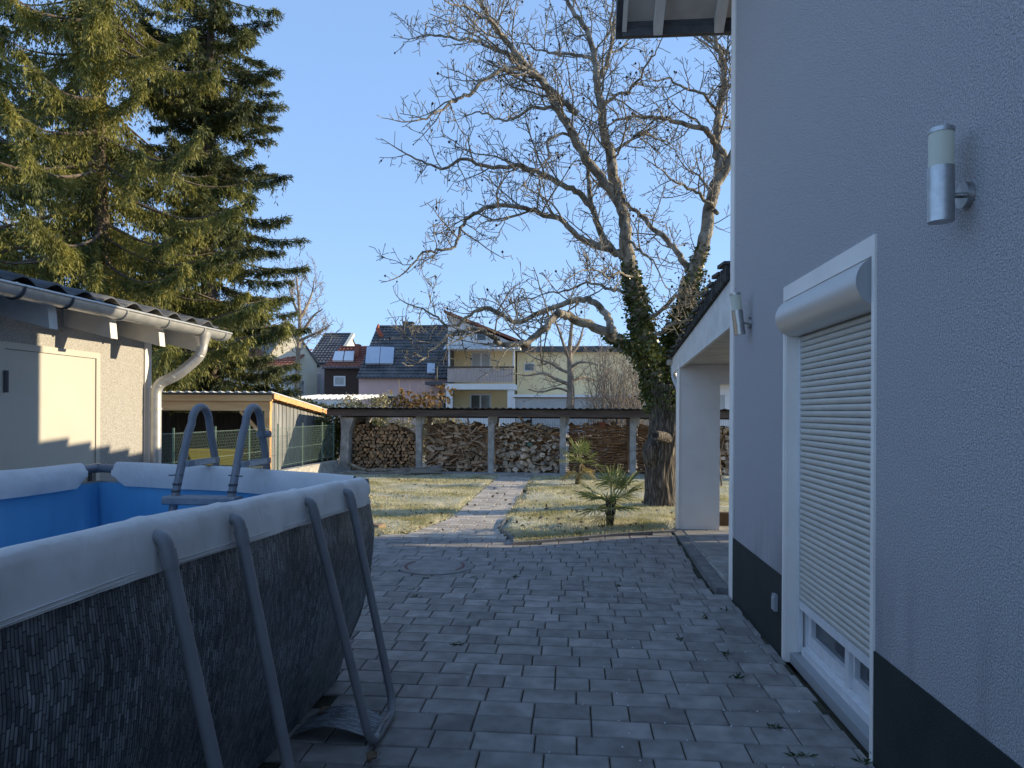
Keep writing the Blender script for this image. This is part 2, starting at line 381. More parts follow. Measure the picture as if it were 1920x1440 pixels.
def lawn_material():
    m = bpy.data.materials.new('frosty_lawn'); m.use_nodes = True
    nt = m.node_tree; N = nt.nodes; L = nt.links; b = N["Principled BSDF"]; b.inputs["Roughness"].default_value = .95
    tc = N.new("ShaderNodeTexCoord")
    def noise(s, d, st=None):
        n = N.new("ShaderNodeTexNoise"); n.inputs["Scale"].default_value = s; n.inputs["Detail"].default_value = d; L.new(tc.outputs["Object"], n.inputs[0]); return n.outputs[0]
    c1 = N.new("ShaderNodeValToRGB"); e = c1.color_ramp.elements
    e[0].position = .36; e[0].color = (.23,.215,.105, 1); e[1].position = .66; e[1].color = (.58,.53,.39, 1)
    x = e.new(.5); x.color = (.37,.36,.20, 1)
    L.new(noise(2.0, 8), c1.inputs[0])
    c2 = N.new("ShaderNodeValToRGB"); c2.color_ramp.elements[0].position = .47; c2.color_ramp.elements[1].position = .70
    c2.color_ramp.elements[0].color = (0,0,0,1); c2.color_ramp.elements[1].color = (1,1,1,1); L.new(noise(38, 6), c2.inputs[0])
    mx = N.new("ShaderNodeMix"); mx.data_type = 'RGBA'; mx.inputs[7].default_value = (.60,.60,.54, 1)
    L.new(c2.outputs[0], mx.inputs[0]); L.new(c1.outputs[0], mx.inputs[6])
    c3 = N.new("ShaderNodeValToRGB"); c3.color_ramp.elements[0].position = .60; c3.color_ramp.elements[1].position = .70
    c3.color_ramp.elements[0].color = (0,0,0,1); c3.color_ramp.elements[1].color = (.8,.8,.8,1); L.new(noise(11, 8), c3.inputs[0])
    m2 = N.new("ShaderNodeMix"); m2.data_type = 'RGBA'; m2.inputs[7].default_value = (.085,.062,.035, 1)
    L.new(c3.outputs[0], m2.inputs[0]); L.new(mx.outputs[2], m2.inputs[6]); L.new(m2.outputs[2], b.inputs["Base Color"])
    bp = N.new("ShaderNodeBump"); bp.inputs["Strength"].default_value = 1; bp.inputs["Distance"].default_value = .05
    L.new(noise(30, 6), bp.inputs["Height"]); L.new(bp.outputs[0], b.inputs["Normal"])
    return m
M['lawn'] = lawn_material()

# ------------------------------------------------------------------ ground, lawn, paving, path, terrace
def G(x, y):                                   # relief of the yard: it rises a little towards the terrace
    return .09 * sm((x + .9) / 2.2) * sm((y - 6.8) / 2.2) * (1 - .6 * sm((y - 9.5) / 4))

struct(MB().add([(-900,-400,-.12),(900,-400,-.12),(900,1800,-.12),(-900,1800,-.12)], [(0,1,2,3)]).build('ground', M['pale_ground']))

def path_edges(y):                             # left and right edge of the garden path
    xl = -1.86 - .28 * sm((10.8 - y) / 1.6) - 2.2 * sm((9.5 - y) / .9) ** 2
    xr = -1.02 + .30 * sm((10.0 - y) / 1.4) ** 1.2
    return xl, xr
EDGE = [(-.73, 8.63), (-.2, 8.80), (.4, 8.98), (1.0, 9.13), (1.31, 9.22)]      # lawn edging beside the yard
def yard_far(x):                               # far limit of the yard paving
    if x <= EDGE[0][0]: return 9.0
    for (x0, y0), (x1, y1) in zip(EDGE, EDGE[1:]):
        if x <= x1: return y0 + (y1 - y0) * (x - x0) / (x1 - x0)
    return EDGE[-1][1]

rows = []
ys = np.concatenate([np.arange(8.3, 12, .09), np.arange(12, 19.0, .2)])
xs = np.concatenate([np.arange(-6.2, -3, .25), np.arange(-3, 3.0, .09), np.arange(3, 14.01, .5)])
for y in ys:
    r_ = []
    for x in xs:
        xl, xr = path_edges(y)
        z = G(x, y) + .02 + .012 * math.sin(x*3.1 + y*1.7) + .015 * math.sin(x*.9 - y*2.3 + 1) + random.uniform(-.012, .012)
        inpath = xl - .03 < x < xr + .03
        if inpath or y < yard_far(x) + .03 or (x > 1.22 and y < 9.9): z = -.10
        r_.append((x, y, z))
    rows.append(r_)
lawn = struct(MB().grid(rows).build('lawn', M['lawn'], smooth=True))

# yard paving
YX0, YX1 = -4.4, 1.395
bed_rows = [[(x, y, G(x, y) - .014) for x in np.linspace(-6.1, 1.395, 40)] for y in np.linspace(-3, 9.3, 50)]
yard = struct(MB().grid(bed_rows).build('paved_yard', M['bed'], smooth=True))

def paver_mesh(name, lx, ly, m):
    g, c, h = .0035, .006, .05
    a, b = lx/2 - g, ly/2 - g
    ring = lambda e, z: [(-a+e, -b+e, z), (a-e, -b+e, z), (a-e, b-e, z), (-a+e, b-e, z)]
    mb = MB(); mb.add(ring(0, -h) + ring(0, -c) + ring(c, 0), [(8,9,10,11)] + [(i, (i+1)%4, 4+(i+1)%4, 4+i) for i in range(4)] + [(4+i, 4+(i+1)%4, 8+(i+1)%4, 8+i) for i in range(4)])
    return mb.mesh(name, m)
PL, PW = .307, .1935
SH = PL * 2/3
def lay(parent, mat_, inside, x0, x1, y0, y1, limit, name, trim=False, start=None):
    long_m, short_m = paver_mesh(name + '_long', PL, PW, mat_), paver_mesh(name + '_short', SH, PW, mat_)
    cells = []
    y = y0; k = 0
    while y < y1:
        x = x0 - random.choice((0, .13, .22, .31)) - .05 * (k % 3); j = k
        if start: x = start(y + PW/2)
        while x < x1:
            L_ = PL if (j % 2 == 0) else SH
            if random.random() < .02: L_ = PL if L_ == SH else SH
            cx, cy = x + L_/2, y + PW/2
            if inside(cx, cy, L_): cells.append((cx, cy, L_))
            elif trim:                            # cut stones along the wall, kerb and edging
                for q in (.85, .7, .55, .4, .25, .14):
                    if inside(x + L_*q/2, cy, L_*q): cells.append((x + L_*q/2, cy, L_, q)); break
            x += L_; j += 1
        y += PW; k += 1
    def seen(c):                               # nearest in view first
        return math.hypot(c[0], c[1])
    cells.sort(key=seen)
    rest = MB()
    for i, (cx, cy, L_, *qq) in enumerate(cells):
        z = G(cx, cy) + random.uniform(-.0016, .0016)
        sx = (G(cx + .1, cy) - G(cx - .1, cy)) / .2; sy = (G(cx, cy + .1) - G(cx, cy - .1)) / .2
        rx, ry, rz = math.atan(sy) + random.gauss(0, .0035), -math.atan(sx) + random.gauss(0, .003), random.gauss(0, .003)
        me = long_m if L_ == PL else short_m
        mtx = Matrix.Translation((cx, cy, z)) @ (Matrix.Rotation(rz, 4, 'Z') @ Matrix.Rotation(rx, 4, 'X') @ Matrix.Rotation(ry, 4, 'Y'))
        if qq: mtx = mtx @ Matrix.Diagonal((qq[0], 1, 1, 1))
        if i < limit:
            o = obj('paver', me, parent); o.matrix_local = mtx
        else:
            rest.add([mtx @ v.co for v in me.vertices], [tuple(p.vertices) for p in me.polygons])
    if rest.v:
        stuff(rest.build('distant_pavers', mat_, parent))
def in_yard(x, y, L_):
    if y > yard_far(x) - .02 or x + L_/2 > 1.39: 
        return False
    if y > 6.45 and x + L_/2 > 1.27: return False
    if x < -1.42 and y < 4.15: return False     # under the pool
    if x < -.40*y - .5: return False           # hidden behind the pool
    return y > 2.6
lay(yard, M['paver'], in_yard, -4.4, 1.40, 2.6, 9.3, 300, 'paver', True)

path_rows = [[(x, y, G(x, y) - .016) for x in np.linspace(path_edges(y)[0], path_edges(y)[1], 8)] for y in np.linspace(8.9, 17.8, 46)]
gpath = struct(MB().grid(path_rows).build('garden_path', M['bed'], smooth=True))
def in_path(x, y, L_):
    xl, xr = path_edges(y)
    if x < -3.2: return False
    return x - L_*.5 > xl - .02 and x + L_*.5 < xr + .005 and y > (9.02 if x < -.73 else 8.63)
lay(gpath, M['pathpaver'], in_path, -3.3, -.6, 9.01, 17.7, 300, 'path_paver', True, lambda y: max(path_edges(y)[0], -3.2))

# lawn edging stones beside the yard and the path
edging = thing('lawn_edging', 'thin concrete edging stones between the paved yard and the lawn by the palm', 'edging')
for (x0, y0), (x1, y1) in zip(EDGE, EDGE[1:]):
    n = 2 if x1 - x0 > .5 else 1
    for i in range(n):
        a = Vector((x0 + (x1-x0)*i/n, y0 + (y1-y0)*i/n, 0)); b = Vector((x0 + (x1-x0)*(i+1)/n, y0 + (y1-y0)*(i+1)/n, 0))
        a.z = G(a.x, a.y) - .05; b.z = G(b.x, b.y) - .05
        d = (b-a).normalized() * .003
        MB().bar(a + d, b - d, .055, .16).build('edging_stone', M['kerb'], edging)
a = None
for y in np.arange(8.66, 10.4, .5):
    p0, p1 = Vector((path_edges(y)[1] + .03, y, -.012)), Vector((path_edges(y + .5)[1] + .03, y + .497, -.012))
    MB().bar(p0, p1, .05, .09).build('edging_stone', M['kerb'], edging)

# terrace with kerb and slabs
terrace = struct(MB().box(1.405, 12, 6.48, 10.0, -.1, .085).build('terrace', M['conc']))
slabm = paver_mesh('terrace_slab', .60, .40, M['slab'])
for k, y in enumerate(np.arange(6.70, 9.8, .402)):
    for i in range(4):
        x = 1.72 + i * .602 + (.3 if k % 2 else 0)
        o = obj('slab', slabm, terrace, (x, y, .10)); 
    if k % 2: obj('slab', paver_mesh('half_slab', .30, .40, M['slab']), terrace, (1.57, y, .10))
for y0 in np.arange(6.49, 9.3, 1.0):
    y1 = min(y0 + .994, 9.42)
    z0, z1 = .055 + .05*(y0-6.49)/3, .055 + .05*(y1-6.49)/3
    MB().hexa([(1.285,y0,-.1),(1.40,y0,-.1),(1.40,y1,-.1),(1.285,y1,-.1)], [(1.285,y0,z0),(1.40,y0,z0),(1.40,y1,z1),(1.285,y1,z1)]).build('kerb_stone', M['kerb'], terrace)
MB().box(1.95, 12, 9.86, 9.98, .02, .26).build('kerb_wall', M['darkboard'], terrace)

# manhole cover in the yard
mh = thing('manhole_cover', 'round concrete manhole cover with red arcs set in the paved yard', 'manhole cover')
mx_, my_ = -1.43, 7.30
MB().lathe([(.35,-.03),(.35,.006),(.335,.009)], 40, (mx_, my_, 0)).build('lid', M['manhole'], mh)
MB().add(*(lambda vs: (vs, [(i, i+1, 42+i, 41+i) for i in range(40)] ))([(mx_ + .385*math.cos(2*math.pi*i/40), my_ + .385*math.sin(2*math.pi*i/40), .007) for i in range(41)] + [(mx_ + .356*math.cos(2*math.pi*i/40), my_ + .356*math.sin(2*math.pi*i/40), .007) for i in range(41)])).build('rim', M['manhole'], mh)
for c in (0, math.pi):
    vs = []
    for i in range(13):
        a = c + (i - 6) * .105
        vs += [(mx_ + .315*math.cos(a), my_ + .315*math.sin(a), .0125), (mx_ + .285*math.cos(a), my_ + .285*math.sin(a), .0125)]
    MB().add(vs, [(2*i, 2*i+2, 2*i+3, 2*i+1) for i in range(12)]).build('red_arc', M['redring'], mh)

# ------------------------------------------------------------------ grey house (right)
HX, HC = 1.40, 6.47                            # gable wall plane, far corner
DY0, DY1, DZ = 3.46, 4.83, 2.41                # door opening
house = thing('grey_house', 'grey rendered house with dark base band and white corner, filling the right side', 'house')
w = MB()
w.box(HX, 1.70, -4, DY0, 0, 5.45); w.box(HX, 1.70, DY1, HC, 0, 5.45); w.box(HX, 1.70, DY0, DY1, DZ, 5.45)
w.prism([(-4, 5.45), (HC, 5.45), (1.25, 9.0)], 'X', HX, 1.70)
w.box(1.70, 11, -4, HC, 0, 5.45); w.prism([(-4, 5.45), (HC, 5.45), (1.25, 9.0)], 'X', 1.70, 11)
w.build('wall', M['stucco'], house)
bb = MB(); bb.box(HX - .008, HX + .02, -4, DY0 - .037, -.1, .52); bb.box(HX - .008, HX + .02, DY1 + .037, HC - .13, -.1, .53)
bb.build('base_band', M['base'], house)
MB().box(HX - .012, HX + .05, HC - .13, HC + .012, -.1, 5.4).build('corner_trim', M['white'], house)
MB().box(HX - .011, HX + .02, DY0 - .035, DY0, -.06, DZ + .045).build('opening_border', M['white'], house)
MB().box(HX - .011, HX + .02, DY1, DY1 + .035, -.02, DZ + .045).build('opening_border', M['white'], house)
MB().box(HX - .011, HX + .02, DY0, DY1, DZ - .05, DZ + .045).build('opening_border', M['white'], house)
MB().box(HX - .003, 1.62, DY1 - .012, DY1 - .001, -.02, DZ - .05).build('reveal', M['white'], house)
MB().box(HX - .003, 1.62, DY0 + .001, DY0 + .012, -.06, DZ - .05).build('reveal', M['white'], house)
ol = MB().box(HX - .03, HX - .004, 4.965, 5.035, .27, .38).build('outlet_cover', M['outlet'], house)
MB().box(HX - .035, HX - .030, 4.97, 5.03, .275, .36).build('flap', M['outlet'], ol)

# roller shutter and patio door
sh = MB().box(1.475, 1.50, DY1 - .045, DY1 - .013, .06, 2.16).build('roller_shutter', M['pvc'], house)
MB().box(1.475, 1.50, DY0 + .013, DY0 + .045, .06, 2.16).build('guide_rail', M['pvc'], sh)
SL = .0375
prof = [(.002, 0), (-.004, .002), (-.009, .009), (-.0115, .0185), (-.009, .028), (-.004, .0335), (.003, .0345), (.006, .036)]
sl = MB(); ly = (DY1 - .047) - (DY0 + .047)
sl.grid([[(1.488 + px_, yy, pz) for (px_, pz) in prof] for yy in (DY0 + .047, DY1 - .047)])
slm = sl.mesh('shutter_slat', M['slat'], True)
zz = .40
while zz < 2.20:
    obj('slat', slm, sh, (random.uniform(-.0006, .0006), 0, zz)); zz += SL
MB().box(1.478, 1.498, DY0 + .047, DY1 - .047, .345, .397).build('end_bar', M['pvc'], sh)
bx = MB(); ring = []
for i in range(17):
    a = R(80) + R(215) * i / 16
    ring.append((1.445 + .122*math.cos(a), 2.245 + .122*math.sin(a)))
ring += [(1.60, 2.13), (1.60, 2.365)]
bx.prism(ring, 'Y', DY0 + .014, DY1 - .0135)
bxo = bx.build('shutter_box', M['boxalu'], sh)
for f in bxo.data.polygons: f.use_smooth = len(f.vertices) == 4 and f.center.x < 1.50
bxo.data.materials.append(M['outlet'])
for f in bxo.data.polygons:
    if len(f.vertices) > 4: f.material_index = 1

pd = MB().box(1.515, 1.585, DY0 + .013, DY1 - .013, .04, .115).build('patio_door', M['pvc'], house)
MB().box(1.43, 1.514, DY0 + .013, DY1 - .013, -.02, .045).build('threshold', M['outlet'], pd)
MB().box(1.49, 1.514, DY0 + .05, DY1 - .05, .046, .095).build('sill_profile', M['pvc'], pd)
for y in (DY1 - .07, DY0 + .013): MB().box(1.515, 1.585, y, y + .057, .116, 2.1).build('frame_post', M['pvc'], pd)
ym = (DY0 + DY1) / 2 - .09
for (a_, b_) in ((DY0 + .072, ym - .003), (ym + .003, DY1 - .072)):
    s_ = MB().box(1.525, 1.58, a_, b_, .118, .185).build('sash', M['pvc'], pd)
    MB().box(1.526, 1.58, a_, a_ + .06, .186, 2.1).build('stile', M['pvc'], s_)
    MB().box(1.526, 1.58, b_ - .06, b_, .186, 2.1).build('stile', M['pvc'], s_)
    MB().box(1.555, 1.565, a_ + .061, b_ - .061, .186, 2.1).build('pane', M['bgglass'], s_)
MB().box(1.508, 1.5245, ym - .03, ym + .03, .117, 2.1).build('mullion', M['pvc'], pd)

# eave of the house at the top of the picture
EZ, EY = 5.30, 7.02                            # gutter line
TANR = .70
rf = MB().hexa([(.43, EY, EZ + .17), (11, EY, EZ + .17), (11, 1.2, EZ + .17 + TANR*(EY-1.2)), (.43, 1.2, EZ + .17 + TANR*(EY-1.2))],
               [(.43, EY, EZ + .25), (11, EY, EZ + .25), (11, 1.2, EZ + .25 + TANR*(EY-1.2)), (.43, 1.2, EZ + .25 + TANR*(EY-1.2))]).build('roof', M['tile'], house)
def up(y): return EZ + TANR * (EY - y)
MB().hexa([(.43, -4.5, up(1.2) - TANR*5.7), (11, -4.5, up(1.2) - TANR*5.7), (11, 1.2, up(1.2) + .17), (.43, 1.2, up(1.2) + .17)], [(.43, -4.5, up(1.2) - TANR*5.7 + .1), (11, -4.5, up(1.2) - TANR*5.7 + .1), (11, 1.2, up(1.2) + .25), (.43, 1.2, up(1.2) + .25)]).build('roof_slope', M['tile'], rf)
for i in range(14):                           # soffit boards, seen from below
    y1 = EY - .02 - i*.20; y0 = y1 - .195
    MB().hexa([(.50, y0, up(y0)+.12), (1.395, y0, up(y0)+.12), (1.395, y1, up(y1)+.12), (.50, y1, up(y1)+.12)],
              [(.50, y0, up(y0)+.145), (1.395, y0, up(y0)+.145), (1.395, y1, up(y1)+.145), (.50, y1, up(y1)+.145)]).build('soffit_board', M['soffit'], rf)
for i in range(2):
    y1 = EY - .02 - i*.20; y0 = y1 - .195
    MB().hexa([(1.396, y0, up(y0)+.12), (6, y0, up(y0)+.12), (6, y1, up(y1)+.12), (1.396, y1, up(y1)+.12)],
              [(1.396, y0, up(y0)+.145), (6, y0, up(y0)+.145), (6, y1, up(y1)+.145), (1.396, y1, up(y1)+.145)]).build('soffit_board', M['soffit'], rf)
for x in (.755, 1.335):
    MB().hexa([(x, 2.0, up(2.0)-.03), (x+.085, 2.0, up(2.0)-.03), (x+.085, EY-.04, up(EY-.04)-.05), (x, EY-.04, up(EY-.04)-.05)],
              [(x, 2.0, up(2.0)+.118), (x+.085, 2.0, up(2.0)+.118), (x+.085, EY-.01, up(EY)+.118), (x, EY-.01, up(EY)+.118)]).build('rafter', M['whitewood'], rf)
MB().hexa([(.455, 2.0, up(2.0)+.03), (.498, 2.0, up(2.0)+.03), (.498, EY-.02, up(EY-.02)+.02), (.455, EY-.02, up(EY-.02)+.02)],
          [(.455, 2.0, up(2.0)+.165), (.498, 2.0, up(2.0)+.165), (.498, EY-.02, up(EY-.02)+.165), (.455, EY-.02, up(EY-.02)+.165)]).build('barge_board', M['whitewood'], rf)
for i in range(16):                           # verge tiles, overlapping
    y1 = EY + .04 - i*.34; y0 = y1 - .40
    MB().hexa([(.395, y0, up(y0)+.06), (.452, y0, up(y0)+.06), (.452, y1, up(y1)+.03), (.395, y1, up(y1)+.03)],
              [(.395, y0, up(y0)+.27), (.452, y0, up(y0)+.27), (.452, y1, up(y1)+.31), (.395, y1, up(y1)+.31)]).build('verge_tile', M['tile'], rf)
MB().box(.456, 11, EY - .016, EY - .002, EZ + .0, EZ + .165).build('eave_gap_closer', M['darkzinc'], rf)  # added dark strip, closes the light gap between soffit and gutter
def half_gutter(a, b, r, n=10, lip=True):
    """half-round gutter between two points (horizontal)"""
    a, b = Vector(a), Vector(b); d = (b-a).normalized(); s = d.cross(Vector((0,0,1)))
    mb = MB(); rows = []
    for p in (a, b):
        rows.append([p + s*r*math.cos(math.pi + math.pi*i/n) + Vector((0,0,r*math.sin(math.pi + math.pi*i/n))) for i in range(n+1)])
    mb.grid(rows)
    rows2 = [[q + (q0 - q).normalized()*.004 for q, q0 in zip(r_, [p]*(n+1))] for r_, p in zip(rows, (a, b))]
    mb.grid([r_[::-1] for r_ in rows2])
    for p, r_ in zip((a, b), rows): mb.add(r_, [tuple(range(n+1))])
    if lip:
        mb.tube([a + s*r, b + s*r], .011, 6); mb.tube([a - s*r, b - s*r], .008, 6)
    return mb
half_gutter((.40, EY + .06, EZ + .085), (11, EY + .06, EZ + .085), .072).build('gutter', M['darkzinc'], house, True)

# wall lamps
def wall_lamp(y, z, tilt, label):
    t = thing('wall_lamp', label, 'lamp', 'steel lamps on the house wall', (HX, y, z))
    piv = Matrix.Translation((-.095, 0, 0)) @ Matrix.Rotation(tilt, 4, 'Y')
    def put(mb, nm, m): 
        mb.v = [tuple(piv @ Vector(p)) for p in mb.v]; return mb.build(nm, m, t, True)
    def flat(o):
        for f in o.data.polygons:
            if len(f.vertices) > 4: f.use_smooth = False
        return o
    flat(put(MB().lathe([(.043,-.094),(.043,.1015)], 32), 'body', M['steel']))
    flat(put(MB().lathe([(.0405,.102),(.0405,.222)], 32), 'glass', M['frosted']))
    flat(put(MB().lathe([(.043,.2225),(.043,.238)], 32), 'cap', M['steel']))
    flat(MB().tube([(-.055,0,0),(-.024,0,0)], .010, 12).build('arm', M['steel'], t, True))
    pl = MB(); vs = []
    n = 32
    for X in (-.025, -.012, -.0009):
        for k in range(n):
            r_ = .046 if X > -.02 else .0455
            vs.append((X, r_*math.cos(2*math.pi*k/n), r_*math.sin(2*math.pi*k/n)))
    vs += vs[:n]; pl.add(vs, [tuple(range(3*n, 4*n))[::-1]] + [(i*n+k, i*n+(k+1)%n, (i+1)*n+(k+1)%n, (i+1)*n+k) for i in range(2) for k in range(n)])
    flat(pl.build('wall_plate', M['steel'], t, True))
wall_lamp(2.66, 2.40, 0, 'brushed steel wall lamp on bare render above the shuttered door')
wall_lamp(5.78, 2.335, R(-7), 'tilted brushed steel wall lamp near the white corner of the house')

# ------------------------------------------------------------------ covered terrace behind the house
can = thing('terrace_canopy', 'white terrace canopy with boarded cheek and mossy tiled roof behind the house', 'canopy')
def ceil_z(y): return 2.42 + (2.20 - 2.42) * (y - 6.5) / 3.7
def roof_z(y): return 2.80 + (2.39 - 2.80) * (y - 6.5) / 3.68
MB().box(1.385, 1.90, 9.43, 9.75, .05, 1.985).build('pillar', M['white'], can)
MB().box(1.375, 1.386, 9.42, 9.50, .05, 2.26).build('corner_bead', M['white'], can)
MB().box(4.6, 5.1, 9.43, 9.75, .05, 1.985).build('pillar', M['white'], can)
MB().box(8.2, 8.7, 9.43, 9.75, .05, 1.985).build('pillar', M['white'], can)
MB().box(1.387, 12, 9.432, 9.74, 1.986, ceil_z(9.43) - .002).build('lintel', M['white'], can)
for i in range(36):                           # ceiling boards
    y0 = 6.49 + i*.1; y1 = y0 + .096
    MB().hexa([(1.42,y0,ceil_z(y0)),(12,y0,ceil_z(y0)),(12,y1,ceil_z(y1)),(1.42,y1,ceil_z(y1))],
              [(1.42,y0,ceil_z(y0)+.02),(12,y0,ceil_z(y0)+.02),(12,y1,ceil_z(y1)+.02),(1.42,y1,ceil_z(y1)+.02)]).build('ceiling_board', M['soffit'], can)
n = 38
for i in range(n):                            # upright boards of the cheek
    y0 = 6.49 + 3.66*i/n; y1 = y0 + 3.66/n - .004
    MB().hexa([(1.388,y0,ceil_z(y0)-.03),(1.41,y0,ceil_z(y0)-.03),(1.41,y1,ceil_z(y1)-.03),(1.388,y1,ceil_z(y1)-.03)],
              [(1.388,y0,roof_z(y0)),(1.41,y0,roof_z(y0)),(1.41,y1,roof_z(y1)),(1.388,y1,roof_z(y1))]).build('cheek_board', M['whitewood'], can)
MB().hexa([(1.378,6.49,ceil_z(6.49)-.045),(1.415,6.49,ceil_z(6.49)-.045),(1.415,10.16,ceil_z(10.16)-.045),(1.378,10.16,ceil_z(10.16)-.045)],
          [(1.378,6.49,ceil_z(6.49)-.031),(1.415,6.49,ceil_z(6.49)-.031),(1.415,10.16,ceil_z(10.16)-.031),(1.378,10.16,ceil_z(10.16)-.031)]).build('cheek_trim', M['whitewood'], can)
MB().box(1.42, 12, 10.12, 10.15, ceil_z(10.1) - .02, roof_z(10.1)).build('eave_board', M['whitewood'], can)
MB().hexa([(1.36,6.48,roof_z(6.48)+.01),(12,6.48,roof_z(6.48)+.01),(12,10.22,roof_z(10.22)+.01),(1.36,10.22,roof_z(10.22)+.01)],
          [(1.36,6.48,roof_z(6.48)+.06),(12,6.48,roof_z(6.48)+.06),(12,10.22,roof_z(10.22)+.03),(1.36,10.22,roof_z(10.22)+.03)]).build('roof_deck', M['oldtile'], can)
for i in range(14):                           # stepped verge tiles with thin side lips
    y0 = 6.48 + i*.272; y1 = y0 + .31
    zb, zt = .005, .205 - .012*i
    t_ = MB().hexa([(1.335,y0,roof_z(y0)+zt-.055),(1.66,y0,roof_z(y0)+zt-.055),(1.66,y1,roof_z(y1)+zt-.01),(1.335,y1,roof_z(y1)+zt-.01)],
                   [(1.335,y0,roof_z(y0)+zt-.03),(1.66,y0,roof_z(y0)+zt-.03),(1.66,y1,roof_z(y1)+zt+.025),(1.335,y1,roof_z(y1)+zt+.025)]).build('verge_tile', M['oldtile'], can)
    for k in range(3):
        ya = y0 + .02 + k*.09
        MB().hexa([(1.352,ya,roof_z(ya)+zb),(1.38,ya,roof_z(ya)+zb),(1.38,ya+.05,roof_z(ya+.05)+zb),(1.352,ya+.05,roof_z(ya+.05)+zb)],
                  [(1.352,ya,roof_z(ya)+zt-.05),(1.38,ya,roof_z(ya)+zt-.05),(1.38,ya+.05,roof_z(ya+.05)+zt-.04),(1.352,ya+.05,roof_z(ya+.05)+zt-.04)]).build('side_lip', M['oldtile'], t_)
MB().hexa([(1.381,6.48,roof_z(6.48)+.003),(1.40,6.48,roof_z(6.48)+.003),(1.40,10.2,roof_z(10.2)+.003),(1.381,10.2,roof_z(10.2)+.003)],
          [(1.381,6.48,roof_z(6.48)+.16),(1.40,6.48,roof_z(6.48)+.16),(1.40,10.2,roof_z(10.2)+.03),(1.381,10.2,roof_z(10.2)+.03)]).build('light_seal_strip', M['oldtile'], can)  # added strip behind the side lips, blocks sun leaking under the tiles
half_gutter((1.33, 10.27, 2.36), (12, 10.27, 2.36), .065).build('gutter', M['zinc'], can, True)
MB().tube(fillet([(1.42, 10.27, 2.30), (1.42, 10.24, 2.12), (1.43, 9.82, 1.95), (1.43, 9.82, .1)], .1), .04, 12).build('downpipe', M['zinc'], can, True)

# ------------------------------------------------------------------ shed on the left
SX = -4.12
shed = thing('garden_shed', 'light grey rendered garden shed with white door and tiled roof on the left', 'shed')
w = MB(); w.box(-8.2, SX, 1.0, 6.59, -.1, 2.44); w.prism([(-8.2, 2.44), (SX, 2.44), (SX, 2.50), (-8.2, 3.40)], 'Y', 1.0, 6.59)
w.build('wall', M['stucco_shed'], shed)
MB().box(SX - .05, SX + .014, 6.50, 6.605, -.1, 2.42).build('corner_trim', M['white'], shed)
DS0, DS1, DST = 4.80, 5.79, 2.06
fr = MB(); fr.box(SX - .02, SX + .022, DS0 - .05, DS0, -.05, DST + .05); fr.box(SX - .02, SX + .022, DS1, DS1 + .05, -.05, DST + .05); fr.box(SX - .02, SX + .022, DS0, DS1, DST, DST + .05)
sd = MB().box(SX - .02, SX + .012, DS0 + .004, DS1 - .004, -.03, DST - .004).build('door', M['door'], shed)
fr.build('door_frame', M['door'], sd)
for z in (.3, 1.74): MB().tube([(SX + .03, DS0 + .002, z), (SX + .03, DS0 + .002, z + .16)], .017, 10).build('hinge', M['hinge'], sd)
MB().box(SX + .0125, SX + .05, DS1 - .09, DS1 - .05, .98, 1.12).build('door_handle', M['hinge'], sd)
def sroof(x): return 2.50 + (SX - x) * math.tan(R(13))          # top of rafters
for y in (3.40, 4.07, 4.745, 5.42, 6.10, 6.79):
    r_ = MB(); h = .085
    x0, x1 = -4.6, -3.735
    r_.hexa([(x0, y, sroof(x0)-.2), (x1+.02, y, sroof(x1)-.215), (x1+.02, y+h, sroof(x1)-.215), (x0, y+h, sroof(x0)-.2)],
            [(x0, y, sroof(x0)-.01), (x1, y, sroof(x1)-.01), (x1, y+h, sroof(x1)-.01), (x0, y+h, sroof(x0)-.01)])
    r_.build('rafter', M['whitewood'], shed)
dk = MB(); dk.hexa([(-8.3,1.0,sroof(-8.3)-.005),(-3.70,1.0,sroof(-3.70)-.005),(-3.70,7.08,sroof(-3.70)-.005),(-8.3,7.08,sroof(-8.3)-.005)],
        [(-8.3,1.0,sroof(-8.3)+.02),(-3.70,1.0,sroof(-3.70)+.02),(-3.70,7.08,sroof(-3.70)+.02),(-8.3,7.08,sroof(-8.3)+.02)])
sr = dk.build('roof', M['whitewood'], shed)
# interlocking tiles
tm = MB(); tw, tl = .30, .36
prof = []
for i in range(9):
    q = i/8
    prof.append((tw*q, .05*(math.cos(2*math.pi*(q-.30))*.5+.5)**1.2))
rows = []
for dx, dz in ((0, -.014), (0, 0), (-tl - .03, .002)):
    rows.append([(dx, py, pz + dz) for py, pz in prof])
tm.grid(rows)
tme = tm.mesh('roof_tile', M['tile'], True)
for i in range(7):
    for j in range(14):
        o = obj('roof_tile', tme, sr)
        x = -3.665 - i*tl*.97
        o.matrix_local = Matrix.Translation((x, 7.06 - (j+1)*tw + .003*random.uniform(-1,1), sroof(x) + .075 + random.uniform(-.003,.003))) @ Matrix.Rotation(R(13) - R(2.2), 4, 'Y')
gz = 2.37
half_gutter((-3.655, 1.0, gz + .055), (-3.655, 7.17, gz + .055), .078, 12).build('gutter', M['zinc'], shed, True)
for y in (4.35, 4.80, 5.42, 6.02, 6.62, 7.05):                                  # gutter brackets
    MB().tube([(-3.655 + .084*math.cos(math.pi + math.pi*i/10), y, gz + .055 + .084*math.sin(math.pi + math.pi*i/10)) for i in range(11)], .008, 6).build('gutter_bracket', M['zinc'] if y > 5 else M['hinge'], shed)
pp = fillet([(-3.655, 6.72, gz - .01), (-3.655, 6.72, gz - .20), (-3.86, 6.62, gz - .42), (-4.03, 6.555, gz - .50), (-4.03, 6.555, gz - .72), (-4.03, 6.555, -.05)], .12, 6)
dp = MB().tube(pp, .051, 16).build('downpipe', M['zinc'], shed, True)
